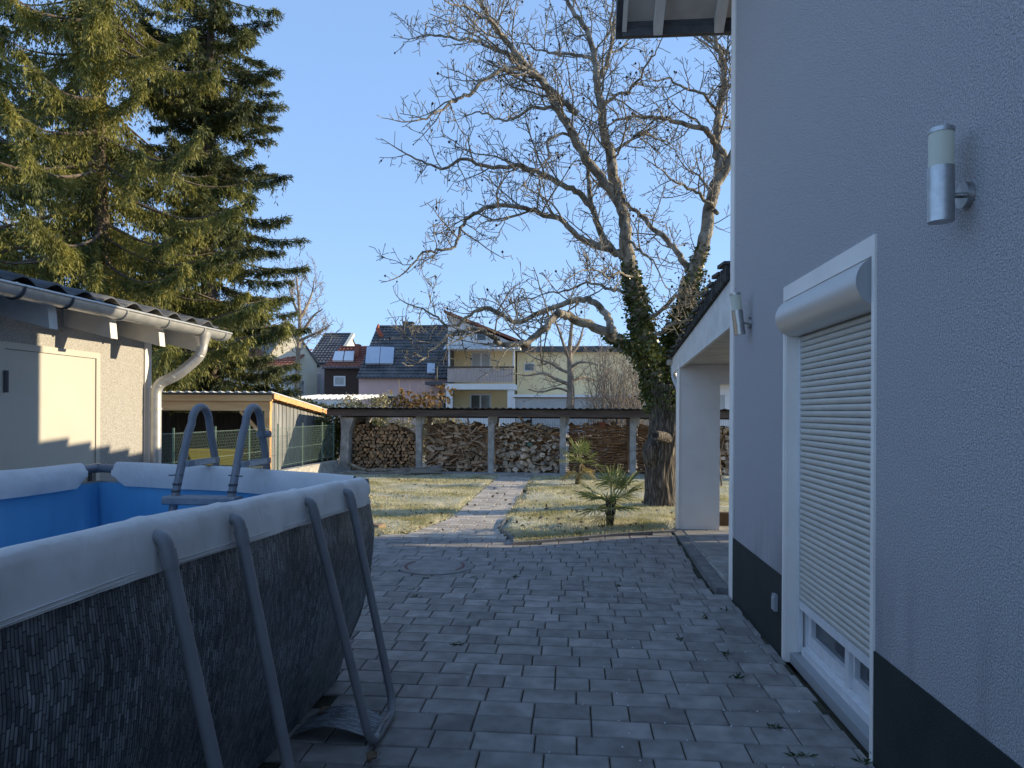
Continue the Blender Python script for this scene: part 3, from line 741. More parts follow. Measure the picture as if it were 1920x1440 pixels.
MB().lathe([(.085,.02),(.075,-.03),(.056,-.09),(.053,-.12)], 20, (-3.655, 6.72, gz - .005)).build('outlet_funnel', M['zinc'], dp, True)
for z in (1.62, .6): MB().lathe([(.056,0),(.056,.02)], 16, (-4.03, 6.555, z)).build('pipe_clip', M['zinc'], dp)
for p in (pp[5], pp[12], pp[18]): MB().lathe([(.054,-.008),(.054,.008)], 16, p).build('pipe_joint', M['zinc'], dp)

# ------------------------------------------------------------------ pool
pool = thing('frame_pool', 'large rectangular frame pool with wicker print wall and grey sleeve on the left', 'pool')
PB, PC = (-1.28, 4.27), (-3.05, 4.32)           # far corners of the rim
PA, PD = (-1.30, -.05), (-3.15, 0.0)
def rim_z(x, y):
    q = (x - PC[0]) / (PB[0] - PC[0])
    zf = 1.285 - .07 * max(0, q) ** 1.8
    zn = 1.30
    return zf + (zn - zf) * max(0, min(1, (4.3 - y) / 2.4))
WPROF = [(-.150, .035), (-.33, .055), (-.60, .030), (-.85, -.020), (-1.02, -.075), (-1.14, -.105), (-1.20, -.12)]   # (below rim, outward)
def side_pts(a, b, n): return [(a[0] + (b[0]-a[0])*i/n, a[1] + (b[1]-a[1])*i/n) for i in range(n+1)]
per = []                                        # outer wall stations: x, y, outward nx, ny
def add_side(a, b, n, nrm, first):
    for i, p in enumerate(side_pts(a, b, n)):
        if i == 0 and not first: continue
        t = ((b[0]-a[0])*(1-2*i/n), (b[1]-a[1])*(1-2*i/n)); l = math.hypot(b[0]-a[0], b[1]-a[1]); per.append((p[0], p[1], nrm[0], nrm[1], t[0]/l, t[1]/l, 0))
def corner(c, n0, n1, k=4):
    for i in range(1, k):
        a = i / k; nx, ny = n0[0]*(1-a) + n1[0]*a, n0[1]*(1-a) + n1[1]*a
        l = math.hypot(nx, ny); per.append((c[0], c[1], nx/l, ny/l, n0[0]+n1[0], n0[1]+n1[1], 1))
add_side(PA, PB, 60, (1, 0), True); corner(PB, (1,0), (0,1)); add_side(PB, PC, 26, (0, 1), True); corner(PC, (0,1), (-1,0)); add_side(PC, PD, 30, (-1, 0), True); corner(PD, (-1,0), (0,-1)); add_side(PD, PA, 20, (0,-1), True); corner(PA, (0,-1), (1,0)); per.append(per[0])
LEGS = [3.765, 3.20, 2.49, 2.02, 1.30, .80]
ZCUT = 1.0
def off_pt(st, o_):
    x, y, nx, ny, tx, ty, isc = st
    if o_ >= 0: return x + nx*o_, y + ny*o_
    if isc: return x + tx*o_, y + ty*o_
    return x + nx*o_ - tx*o_, y + ny*o_ - ty*o_
def wall_grid(profile, wob, inner=False, ztop=None):
    rows = []; uvs = []
    s = 0; prev = None
    for st in per:
        x, y, nx, ny = st[:4]
        if prev: s += math.hypot(x - prev[0], y - prev[1]) + (.06 if (x, y) == prev else 0)
        prev = (x, y); rz = rim_z(x, y); col = []; uc = []
        for k, (dz, off) in enumerate(profile):
            f = k / (len(profile) - 1)
            ww = wob * (math.sin(s*7.3 + 2.1*f) * .5 + math.sin(s*13.1 - 4*f + 1) * .3 + math.sin(s*3.1 + f*5) * .6) * math.sin(math.pi * min(1, f*1.05))
            o_ = off + ww
            z = max(rz + dz*rz/1.21, .012)
            col.append((*off_pt(st, o_), z)); uc.append((s, z))
        rows.append(col); uvs.append(uc)
    return rows, uvs
def dens(pr, n=4):
    out = []
    for (a, b), (c, d) in zip(pr, pr[1:]):
        for i in range(n): out.append((a + (c-a)*i/n, b + (d-b)*sm(i/n) if 0 else b + (d-b)*i/n))
    return out + [pr[-1]]
rows, uvs = wall_grid(dens(WPROF), .016)
mb = MB().grid(rows); me = mb.mesh('outer_wall', M['rattan'], True)
uvl = me.uv_layers.new(name='UVMap'); flat_uv = [q for r_ in uvs for q in r_]
for lp in me.loops: uvl.data[lp.index].uv = flat_uv[lp.vertex_index]
obj('outer_wall', me, pool)
rows, _ = wall_grid(dens([(-.12, -.040), (-.4, -.02), (-.8, -.06), (-1.19, -.18)], 5), .045)
MB().grid([r_[::-1] for r_ in rows]).build('inner_liner', M['liner'], pool, True)
fl = [(*off_pt(st, -.13), .03) for st in per[:-1]]
MB().add(fl, [tuple(range(len(fl)))]).build('floor_liner', M['liner'], pool)
MB().grid([[(x + nx*o_, y + ny*o_, rim_z(x,y) + dz) for (dz, o_) in ((-.125, .034), (-.155, .0405), (-.165, .039))] for (x, y, nx, ny, *_q) in per]).build('hem_band', M['sleeve'], pool, True)
SPROF = [(-.148, -.062), (-.09, -.060), (-.045, -.046), (-.013, -.030), (0, -.011), (-.001, .010), (-.012, .029), (-.035, .042), (-.09, .053), (-.158, .061)]
def sleeve(a, b, nrm, g0, g1, legs=()):
    L_ = math.hypot(b[0]-a[0], b[1]-a[1]); n = max(12, int(L_ / .035)); rows = []
    for i in range(n + 1):
        s = g0 + (L_ - g0 - g1) * i / n; q = s / L_
        x, y = a[0] + (b[0]-a[0])*q, a[1] + (b[1]-a[1])*q
        rz = rim_z(x, y); end = min((s - g0), (L_ - g1 - s)) 
        cut = 1 - .45 * (1 - sm(end / .10))            # the ends are cut back
        pk = sum(math.exp(-((y - l)/.035)**2) for l in legs)
        row = []
        for k, (dz, o_) in enumerate(SPROF):
            wv = .004*math.sin(s*6 + k) + .003*math.sin(s*15 + k*1.7) + .0015*math.sin(s*37 + k*2.2)
            dd = dz * cut if dz < -.05 else dz
            oo = o_ + (wv if k > 6 or k < 2 else wv*.4) + (.012*pk if k in (6, 7) else 0) 
            row.append((x + nrm[0]*oo, y + nrm[1]*oo, rz + dd + (.006*pk if 3 < k < 8 else 0) + .002*math.sin(s*9)))
        rows.append(row)
    return MB().grid(rows).build('rim_sleeve', M['sleeve'], pool, True)
for dz_, oo_ in ((-.150, .0625), (-.139, .0612)):      # stitched seams along the hem
    MB().tube([(PA[0] + (PB[0]-PA[0])*q/40 + oo_, PA[1] + (PB[1]-PA[1])*q/40, rim_z(PA[0], PA[1] + (PB[1]-PA[1])*q/40) + dz_) for q in range(3, 39)], .0022, 5).build('seam', M['sleeve'], pool, True)
sleeve(PA, PB, (1, 0), .15, .07, LEGS)
sleeve(PB, PC, (0, 1), .06, .14)
sleeve(PC, PD, (-1, 0), .16, .15)
sleeve(PD, PA, (0, -1), .15, .15)
for a, b in ((PA, PB), (PB, PC), (PC, PD), (PD, PA)):
    MB().tube([(a[0], a[1], rim_z(*a) - .04), (b[0], b[1], rim_z(*b) - .04)], .027, 12).build('top_rail', M['poolleg'], pool, True)
for c in (PA, PB, PC, PD):
    cz = rim_z(*c) - .04
    MB().lathe([(.028,-.03),(.031,-.02),(.031,.02),(.027,.028)], 14, (c[0], c[1], cz)).build('corner_joint', M['poolleg'], pool, True)
def u_leg(y0, y1, f0, f1, x_rim, x_foot, sgn):
    z0, z1 = rim_z(x_rim, y0) - .050, rim_z(x_rim, y1) - .050
    pts = [(x_rim, y0, z0 + .002), (x_rim + sgn*.072, y0, z0 - .008), (x_foot, f0, .03), (x_foot, f1, .03), (x_rim + sgn*.072, y1, z1 - .008), (x_rim, y1, z1 + .002)]
    leg = MB().tube(fillet(pts[:3], .022, 5)[:-1] + fillet(pts[1:5], .11, 7)[1:-1] + fillet(pts[3:], .022, 5)[1:], .0215, 14).build('leg', M['poolleg'], pool, True)
    for y_, z_, f_ in ((y0, z0, f0), (y1, z1, f1)):
        top_, ft_ = Vector((x_rim + sgn*.072, y_, z_ - .008)), Vector((x_foot, f_, .03))
        MB().tube([top_.lerp(ft_, .03), top_.lerp(ft_, .075)], .0248, 14).build('collar', M['poolleg'], leg, True)
    # band that ties the foot to the liner
    rows = []
    for i in range(9):
        q = i / 8; z = .012 + .075*math.sin(math.pi*q)**1.0 * (1-q*.3) + (.045 if q > .9 else 0)
        x = x_rim + sgn*(-.10) + (x_foot + sgn*.02 - (x_rim + sgn*(-.10))) * q
        wv = .10 - .02*math.sin(math.pi*q)
        ya, yb = min(f0, f1) + wv, max(f0, f1) - wv
        rows.append([(x, ya + (yb - ya)*j/6, z + .004*math.sin(j + 5*q)) for j in range(7)])
    bm_ = MB().grid(rows); me = bm_.mesh('foot_band', M['rattan'], True)
    ul = me.uv_layers.new(name='UVMap')
    for lp in me.loops:
        co = me.vertices[lp.vertex_index].co; ul.data[lp.index].uv = (co.y*1.1, co.x*1.1)
    obj('foot_band', me, leg)
u_leg(3.765, 3.20, 3.72, 3.29, -1.28, -.945, 1)
u_leg(2.49, 2.02, 2.47, 2.05, -1.285, -.945, 1)
u_leg(1.30, .80, 1.27, .83, -1.292, -.945, 1)
u_leg(3.6, 3.1, 3.57, 3.13, -3.07, -3.42, -1)

lad = thing('pool_ladder', 'grey tubular A-frame ladder straddling the far rim of the pool', 'ladder')
LXL, LXR = -2.316, -1.975
for x in (LXL, LXR):
    pts = [(x - .03, 3.70, .05), (x, 3.965, 1.12), (x, 4.10, 1.48)]
    top = []
    for i in range(13):
        a = math.pi - math.pi * i / 12
        top.append((x, 4.245 + .105*math.cos(a)*1.0, 1.535 + .105*math.sin(a)))
    pts += top + [(x + .005, 4.42, 1.30), (x + .02, 4.62, .02)]
    MB().tube(pts, .0235, 14).build('rail', M['poolleg'], lad, True)
    for (y_, z_) in ((3.972, 1.145), (3.985, 1.185)):
        MB().lathe([(.026,-.006),(.026,.006)], 14, (x, y_, z_)).build('rail_joint', M['hinge'], lad)
    MB().box(x - .016 + .03, x + .016 + .03, 4.03, 4.40, 1.283, 1.318).build('brace', M['ladderstep'], lad)
    MB().box(x + .0465, x + .048, 4.09, 4.34, 1.2865, 1.3145).build('brace_sticker', M['sticker'], lad)
    MB().box(x - .0005 + .012, x + .014, 4.09, 4.34, 1.2865, 1.3145).build('brace_sticker', M['sticker'], lad)
    MB().tube([(x + (.055 if x > -2.1 else -.055), 3.99, 1.235), (x + (-.03 if x > -2.1 else .03), 3.99, 1.24)], .004, 6).build('bolt', M['hinge'], lad)
for k in range(4):
    z = 1.10 - .29*k; y = 3.955 - .075*k
    st = MB()
    pr = [(y-.055, z-.02), (y-.045, z-.028), (y+.05, z-.028), (y+.06, z-.02), (y+.06, z+.012), (y+.05, z+.02), (y-.045, z+.02), (y-.055, z+.012)]
    st.prism(pr, 'X', LXL - .045, LXR + .045); st.build('step', M['ladderstep'], lad)
for k in range(3):
    z = 1.0 - .3*k; y = 4.46 + .08*(k+1)*.6
    MB().box(LXL - .03, LXR + .05, y - .04, y + .05, z - .02, z + .02).build('step', M['ladderstep'], lad)
MB().tube([(LXR + .02, 4.365, 1.47), (LXR + .055, 4.365, 1.47)], .022, 12).build('safety_clip', M['poolleg'], lad)
MB().lathe([(.029,-.018),(.029,.018)], 16, (LXR, 4.352, 1.47)).build('clip_ring', M['poolleg'], lad)

# ------------------------------------------------------------------ woodshed across the end of the garden
WY = 18.2                                       # front of the posts
def ux(u, Y=WY): return P(u, 780, Y).x
wsh = thing('woodshed', 'long open woodshed with concrete posts and low grey roof across the garden end', 'woodshed')
struct(MB().box(-6.1, 9, 17.75, 20.2, -.1, .045).build('concrete_strip', M['conc']))
POSTS = [785, 920.5, 1055.5, 1187]
for u in POSTS + [1330, 1465]:
    x = ux(u); top = 1.50
    mbp = MB()
    mbp.hexa([(x-.075,WY,.02),(x+.075,WY,.02),(x+.075,WY+.15,.02),(x-.075,WY+.15,.02)], [(x-.075,WY,top),(x+.075,WY,top),(x+.075,WY+.15,top),(x-.075,WY+.15,top)])
    po = mbp.build('post', M['conc'], wsh)
    MB().hexa([(x+.076,WY+.02,1.22),(x+.15,WY+.02,1.34),(x+.15,WY+.13,1.34),(x+.076,WY+.13,1.22)], [(x+.076,WY+.02,1.498),(x+.17,WY+.02,1.498),(x+.17,WY+.13,1.498),(x+.076,WY+.13,1.498)]).build('bracket', M['conc'], po)
x = ux(652)
lp = MB().hexa([(x-.20,WY-.1,0),(x+.02,WY-.1,0),(x+.02,WY+1.6,0),(x-.20,WY+1.6,0)], [(x-.14,WY-.1,1.1),(x+.08,WY-.1,1.1),(x+.08,WY+1.6,1.1),(x-.14,WY+1.6,1.1)]).hexa([(x-.14,WY-.1,1.1),(x+.08,WY-.1,1.1),(x+.08,WY+1.6,1.1),(x-.14,WY+1.6,1.1)], [(x-.18,WY-.1,1.45),(x+.20,WY-.1,1.45),(x+.20,WY+1.6,1.45),(x-.18,WY+1.6,1.45)]).build('end_wall', M['conc'], wsh)
MB().box(ux(618), 9, WY - .22, WY - .17, 1.49, 1.66).build('fascia', M['fascia'], wsh)
MB().box(ux(618), 9, WY - .16, WY + .16, 1.505, 1.60).build('front_beam', M['fascia'], wsh)
MB().box(ux(618), 9, WY + 1.40, WY + 1.52, 1.44, 1.55).build('rear_beam', M['fascia'], wsh)
cr = []                                        # corrugated roof sheet
xs_ = np.arange(ux(612), 9, .045)
for (y, z) in ((WY - .33, 1.715), (WY + 1.7, 1.60)):
    cr.append([(x, y, z + .014*math.cos(2*math.pi*x/.177)) for x in xs_])
cr2 = [[(a_, b_, c_ - .012) for a_, b_, c_ in r_] for r_ in cr]
mb = MB().grid(cr); mb.grid([r_[::-1] for r_ in cr2]); mb.grid([cr2[0], cr[0]])
mb.build('roof_sheet', M['shedroof'], wsh, True)
for k in range(16):
    x = ux(640) + k*.93
    MB().box(x, x + .06, WY - .15, WY + 1.39, 1.612, 1.655).build('rafter', M['fascia'], wsh)
for u in POSTS:                                # rear posts
    x = ux(u); MB().box(x-.06, x+.06, WY+1.40, WY+1.52, .02, 1.439).build('rear_post', M['conc'], wsh)

GRP = 'wood piles in the bays of the woodshed'
def rnd_poly(n, r, jit=.25, sq=1.0):
    return [(r*(1 + random.uniform(-jit, jit))*math.cos(2*math.pi*k/n + random.uniform(-.2,.2)), sq*r*(1 + random.uniform(-jit, jit))*math.sin(2*math.pi*k/n + random.uniform(-.2,.2))) for k in range(n)]
def piece(poly, L_, nm, m):
    return MB().prism(poly, 'Y', -L_/2, L_/2).mesh(nm, m)
def backing(pile, x0, x1, top, y0, m):          # the wood further back in the pile, uneven front
    rows = []
    nx, nz = 26, 20
    for i in range(nz + 1):
        r_ = []
        for j in range(nx + 1):
            x = x0 + (x1-x0)*j/nx; z = .04 + (top(x) - .06)*i/nz
            r_.append((x, y0 + random.uniform(-.03, .05), z))
        rows.append(r_)
    rows.append([(p[0], y0 + .75, p[2] - .03) for p in rows[-1]])
    MB().grid(rows).build('inner_wood', m, pile)
# 1: split logs
x0, x1 = ux(657), ux(780)
p1 = thing('log_pile', 'neat stack of split round firewood logs in the leftmost bay of the woodshed', 'wood pile', GRP)
top1 = lambda x: 1.27 + .08*math.sin(x*4) - .42*sm((x - x1 + .75)/.75)
lm = [piece(rnd_poly(random.choice((3,4,5,5,6)), random.uniform(.052,.066), .22), .34, 'split_log', M['logend']) for _ in range(14)]
k = 0; z = .09; cells = []
while z < 1.4:
    x = x0 + .04 + (k % 2)*.05
    while x < x1 - .02:
        if z < top1(x): cells.append((x + random.uniform(-.014,.014), z + random.uniform(-.012,.012)))
        x += .103
    z += .088; k += 1
for (x, z) in cells[:300]:
    o = obj('split_log', random.choice(lm), p1, (x, WY + .34 + random.uniform(-.045,.045), z))
    o.rotation_euler = (random.gauss(0,.05), random.uniform(0, 6.28), random.gauss(0,.06))
backing(p1, x0, x1, top1, WY + .42, M['logend'])
# 2: broken pallets and scrap boards
x0, x1 = ux(794), ux(914)
p2 = thing('scrap_wood_pile', 'untidy heap of broken pallets and boards in the second bay of the woodshed', 'wood pile', GRP)
top2 = lambda x: 1.30 + .05*math.sin(x*9) + .04*math.sin(x*17+1)
pm = [MB().box(-l/2, l/2, -.05, .05, -h/2, h/2).mesh('scrap_board', M['plank']) for l, h in ((.34,.022),(.26,.03),(.42,.02),(.2,.045),(.3,.07),(.5,.022),(.09,.09),(.11,.08),(.22,.10))]
for i in range(270):
    x = random.uniform(x0 + .05, x1 - .05); z = .06 + (top2(x) - .06) * random.random()
    big = z < .65
    o = obj('scrap_board', random.choice(pm if big else pm[:5]), p2, (x, WY + .30 + random.uniform(-.10,.10) - .06*(z < .4), z))
    o.rotation_euler = (random.gauss(0,.15), random.gauss(0, .35) + (random.choice((0,.6,-.6,1.2)) if random.random() < .35 else 0), random.gauss(0,.5))
    s_ = random.uniform(.65, 1.0); o.scale = (s_, 1, 1 if z < .8 else .8)
backing(p2, x0, x1, top2, WY + .40, M['plank'])
# 3: squared timber offcuts
x0, x1 = ux(927), ux(1049)
p3 = thing('block_pile', 'heap of pale squared timber offcuts in the third bay of the woodshed', 'wood pile', GRP)
top3 = lambda x: 1.29 + .08*math.sin(x*4+.6) + .03*math.sin(x*19)
bm3 = [MB().box(-a_/2, a_/2, -.16, .16, -b_/2, b_/2).mesh('timber_block', M['block']) for a_, b_ in ((.085,.085),(.10,.08),(.075,.075),(.11,.11),(.05,.05),(.12,.03))] + pm[:4]
for i in range(285):
    x = random.uniform(x0 + .04, x1 - .04); z = .07 + (top3(x) - .07) * random.random()
    low = z < .72
    o = obj('timber_block', random.choice(bm3[:6] if low and random.random() < .8 else bm3[4:]), p3, (x, WY + .30 + random.uniform(-.09,.09), z))
    o.rotation_euler = (random.gauss(0,.2), random.uniform(-1.4, 1.4) if low else random.gauss(0,.5), random.gauss(0,.4))
MB().box(-.06, .06, -.1, .1, -.05, .05).build('green_block', M['greypost'], p3, loc=(ux(993), WY + .12, .78))
backing(p3, x0, x1, top3, WY + .40, M['plank'])
# 4-6: thin laths, too fine to tell one from another
def lath_pile(ua, ub, label, seed):
    random.seed(seed)
    x0, x1 = ux(ua), ux(ub)
    t = thing('lath_pile', label, 'wood pile', GRP)
    top = lambda x: 1.27 + .06*math.sin(x*7 + seed)
    mb = MB(); z = .06
    while z < 1.36:
        x = x0 + random.uniform(0, .08)
        h = random.uniform(.014, .03)
        while x < x1:
            l = random.uniform(.08, .42); xe = min(x + l, x1)
            if z < top(x) and xe - x > .03:
                y = WY + .26 + random.uniform(-.06, .10); s_ = random.uniform(-.025, .025)
                mb.hexa([(x,y,z),(xe,y+random.uniform(-.03,.03),z+s_),(xe,y+.3,z+s_),(x,y+.3,z)], [(x,y,z+h),(xe,y,z+h+s_),(xe,y+.3,z+h+s_),(x,y+.3,z+h)])
            x = xe + random.uniform(.004, .03)
        z += h + random.uniform(.002, .008)
    stuff(mb.build('laths', M['lath'], t))
    for _ in range(7):
        x = random.uniform(x0 + .1, x1 - .1); o = obj('offcut', random.choice(pm[3:5] + pm[6:]), t, (x, WY + .4, top(x) + .03)); o.rotation_euler = (0, random.gauss(0,.3), random.gauss(0,.6))
lath_pile(1063, 1180, 'dense stack of thin reddish laths in the bay behind the palms', 4)
lath_pile(1195, 1322, 'stack of thin reddish laths in the bay behind the walnut trunk', 5)
MB().box(-.085, .085, -.1, .1, -.05, .05).build('clay_block', M['brick'], [o for o in bpy.data.objects if o.name == 'lath_pile'][0], loc=(ux(1130), WY + .25, 1.31))
x0, x1 = ux(1337), ux(1400)
p6 = thing('offcut_pile', 'heap of timber offcuts seen in the gap right of the white pillar', 'wood pile', GRP)
for i in range(110):
    x = random.uniform(x0, x1); z = random.uniform(.07, 1.22)
    o = obj('timber_block', random.choice(bm3), p6, (x, WY + .30 + random.uniform(-.09,.09), z)); o.rotation_euler = (random.gauss(0,.2), random.uniform(-1.4, 1.4), random.gauss(0,.4))
backing(p6, x0, x1, lambda x: 1.25, WY + .40, M['plank'])

# beams and a branch lying in front of the piles
def lying(name, label, cat, a, b, w_, h_, m): return tag(MB().bar(a, b, w_, h_).build(name, m), label, cat)
lying('timber_beam', 'long grey timber beam lying slanted in front of the log stack', 'beam', P(684, 894, 17.3), P(828, 876, 17.85), .10, .12, M['oldwood'])
lying('timber_plank', 'shorter grey plank lying on the ground below the slanted beam', 'plank', Vector((P(745, 894, 17.9).x, 17.6, .11)), Vector((P(830, 894, 17.9).x, 17.68, .12)), .10, .11, M['oldwood'])
br = [P(652, 868, 17.7), P(668, 876, 17.65), P(690, 882, 17.6), P(740, 881, 17.65), P(775, 878, 17.8)]
tag(MB().tube(br, [.05,.045,.04,.035,.03], 8).build('dead_branch', M['twig'], None, True), 'bare grey branch lying at the foot of the log stack', 'branch')
lying('small_brick_stack', 'stack of small light-brown bricks on the lawn beside the pool corner', 'brick stack', P(702, 987, 9.4), P(716, 984, 9.5), .18, .05, M['block'])  # small bricks as one flat bar, in the timber block colour

# ------------------------------------------------------------------ fence, plinth, carport (left)
FX = -6.2
pli = MB().hexa([(FX-.1,6.8,-.1),(FX+.1,6.8,-.1),(FX+.1,18.1,-.1),(FX-.1,18.1,-.1)], [(FX-.09,6.8,.40),(FX+.09,6.8,.40),(FX+.09,18.1,.33),(FX-.09,18.1,.33)]).build('plinth_wall', M['conc'])
tag(pli, 'low weathered concrete plinth wall under the green wire fence', 'wall')
fen = thing('wire_fence', 'green hexagonal wire mesh fence with thin posts along the left boundary', 'fence')
mb = MB(); cell = .062; hw = .0034
def wire(a, b):
    (y0, z0), (y1, z1) = a, b
    dy, dz = y1-y0, z1-z0; l = math.hypot(dy, dz); ny, nz = -dz/l*hw/2, dy/l*hw/2
    x = FX + random.uniform(-.004, .004)
    mb.add([(x,y0-ny,z0-nz),(x,y0+ny,z0+nz),(x,y1+ny,z1+nz),(x,y1-ny,z1-nz),(x+hw*.9,(y0),(z0)),(x+hw*.9,(y1),(z1))], [(0,1,2,3),(0,3,5,4),(1,4,5,2)])
nz_ = 16; s_ = cell
for j in range(int((18.0 - 7.0)/s_)):
    for i in range(nz_):
        y = 7.0 + j*s_ + (s_/2 if i % 2 else 0); z = .40 + i*s_*.86
        wire((y, z), (y, z + s_*.5)); wire((y, z + s_*.5), (y + s_/2, z + s_*.86)); wire((y, z + s_*.5), (y - s_/2, z + s_*.86))
for z in (.45, .80, 1.255): mb.tube([(FX, 7.0, z), (FX, 18.05, z)], .003, 4)
stuff(mb.build('wire_mesh', M['greenwire'], fen))
for y in (8.0, 9.3, 10.6, 11.9, 13.2, 14.55, 15.9, 17.2, 18.05):
    MB().tube([(FX - .025, y, .3), (FX - .025, y, 1.34)], .019, 8).build('post', M['greypost'], fen, True)

cp = thing('carport', 'timber carport with fresh pine front beam and grey boarded side behind the fence', 'carport')
KX, KY = -7.05, 15.9                            # near right corner
kz = P(505, 738, KY).z
KY2 = 19.6
def croof(y): return kz - .02 - (y - KY) * .105
MB().box(-13, KX + .05, KY, KY + .12, kz - .40, kz - .18).build('front_beam', M['pine'], cp)
MB().box(-13, KX + .12, KY - .06, KY - .005, kz - .175, kz - .03).build('fascia_board', M['pine'], cp)
MB().box(KX - .09, KX + .04, KY + .005, KY + .115, 0, kz - .405).build('post', M['pine'], cp)
MB().box(-11.6, -11.48, KY + .005, KY + .115, 0, kz - .405).build('post', M['pine'], cp)
MB().bar((KX - .10, KY + .06, kz - 1.02), (KX - .68, KY + .06, kz - .41), .07, .07).build('brace', M['pine'], cp)
MB().hexa([(-13,KY-.12,croof(KY-.12)),(KX+.14,KY-.12,croof(KY-.12)),(KX+.14,KY2+.2,croof(KY2+.2)),(-13,KY2+.2,croof(KY2+.2))],
          [(-13,KY-.12,croof(KY-.12)+.03),(KX+.14,KY-.12,croof(KY-.12)+.03),(KX+.14,KY2+.2,croof(KY2+.2)+.03),(-13,KY2+.2,croof(KY2+.2)+.03)]).build('roof', M['shedroof'], cp)
rf_ = [o for o in cp.children if o.name.startswith('roof')][0]
for k in range(30):                           # ribs of the roof sheet, seen at the front
    x = -12.8 + k*.2
    MB().hexa([(x,KY-.13,croof(KY-.13)+.031),(x+.1,KY-.13,croof(KY-.13)+.031),(x+.1,KY2+.2,croof(KY2+.2)+.031),(x,KY2+.2,croof(KY2+.2)+.031)],
              [(x+.02,KY-.13,croof(KY-.13)+.06),(x+.08,KY-.13,croof(KY-.13)+.06),(x+.08,KY2+.2,croof(KY2+.2)+.06),(x+.02,KY2+.2,croof(KY2+.2)+.06)]).build('roof_rib', M['corr'], rf_)
for k in range(7):
    y = KY + .15 + k*.58
    MB().box(KX - .5, KX + .16, y, y + .06, croof(y) - .12, croof(y) - .004).build('rafter', M['pine'], cp)
MB().hexa([(KX+.15,KY-.05,croof(KY)-.10),(KX+.175,KY-.05,croof(KY)-.10),(KX+.175,KY2+.2,croof(KY2+.2)-.10),(KX+.15,KY2+.2,croof(KY2+.2)-.10)],
          [(KX+.15,KY-.05,croof(KY)+.02),(KX+.175,KY-.05,croof(KY)+.02),(KX+.175,KY2+.2,croof(KY2+.2)+.02),(KX+.15,KY2+.2,croof(KY2+.2)+.02)]).build('verge_board', M['pine'], cp)
n = 31
for k in range(n):
    y0 = KY + .13 + k*.115
    MB().box(KX - .02 - .012*(k % 2), KX + .012 - .012*(k % 2), y0, y0 + .112, .05, croof(y0 + .112) - .13).build('side_board', M['greyboard'], cp)
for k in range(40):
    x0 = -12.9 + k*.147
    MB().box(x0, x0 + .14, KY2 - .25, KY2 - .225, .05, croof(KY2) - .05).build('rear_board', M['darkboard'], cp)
tub = thing('yellow_tub', 'low yellow tub standing in the carport behind the wire fence', 'tub')
yc = 17.0; a_, b_ = P(366, 850, yc), P(462, 850, yc)
mb = MB(); mb.hexa([(a_.x+.12,yc-.3,.28),(b_.x-.12,yc-.3,.28),(b_.x-.12,yc+.3,.28),(a_.x+.12,yc+.3,.28)], [(a_.x,yc-.4,.66),(b_.x,yc-.4,.66),(b_.x,yc+.4,.66),(a_.x,yc+.4,.66)])
mb.build('body', M['yellowtub'], tub)
MB().box(a_.x - .03, b_.x + .03, yc - .43, yc - .401, .62, .68).build('rim', M['yellowtub'], tub)
for x in (a_.x + .25, b_.x - .25): MB().box(x - .04, x + .04, yc - .25, yc + .25, 0, .279).build('leg', M['oldwood'], tub)

# ------------------------------------------------------------------ vegetation tools
def np_obj(name, V, Fc, m, parent=None):
    me = bpy.data.meshes.new(name); V = np.asarray(V, np.float32); Fc = np.asarray(Fc, np.int32)
    k = Fc.shape[1]
    me.vertices.add(len(V)); me.vertices.foreach_set('co', V.ravel())
    me.loops.add(Fc.size); me.loops.foreach_set('vertex_index', Fc.ravel())
    me.polygons.add(len(Fc)); me.polygons.foreach_set('loop_start', np.arange(0, Fc.size, k, dtype=np.int32)); me.polygons.foreach_set('loop_total', np.full(len(Fc), k, np.int32))
    me.update(); me.validate(); me.materials.append(m)
    return obj(name, me, parent)
def unit(a): return a / (np.linalg.norm(a, axis=-1, keepdims=True) + 1e-9)
def leaf_cards(C, D, L_, W_, rng, fold=.0):
    """lance-shaped leaves: 4-point kites at C along D"""
    D = unit(D); S = unit(np.cross(D, rng.normal(size=D.shape))); n = len(C)
    L_ = np.broadcast_to(np.asarray(L_, float), (n,))[:, None]; W_ = np.broadcast_to(np.asarray(W_, float), (n,))[:, None]
    V = np.stack([C, C + D*L_*.45 + S*W_*.5, C + D*L_, C + D*L_*.45 - S*W_*.5], 1).reshape(-1, 3)
    Fc = np.arange(4*n).reshape(n, 4)
    return V, Fc
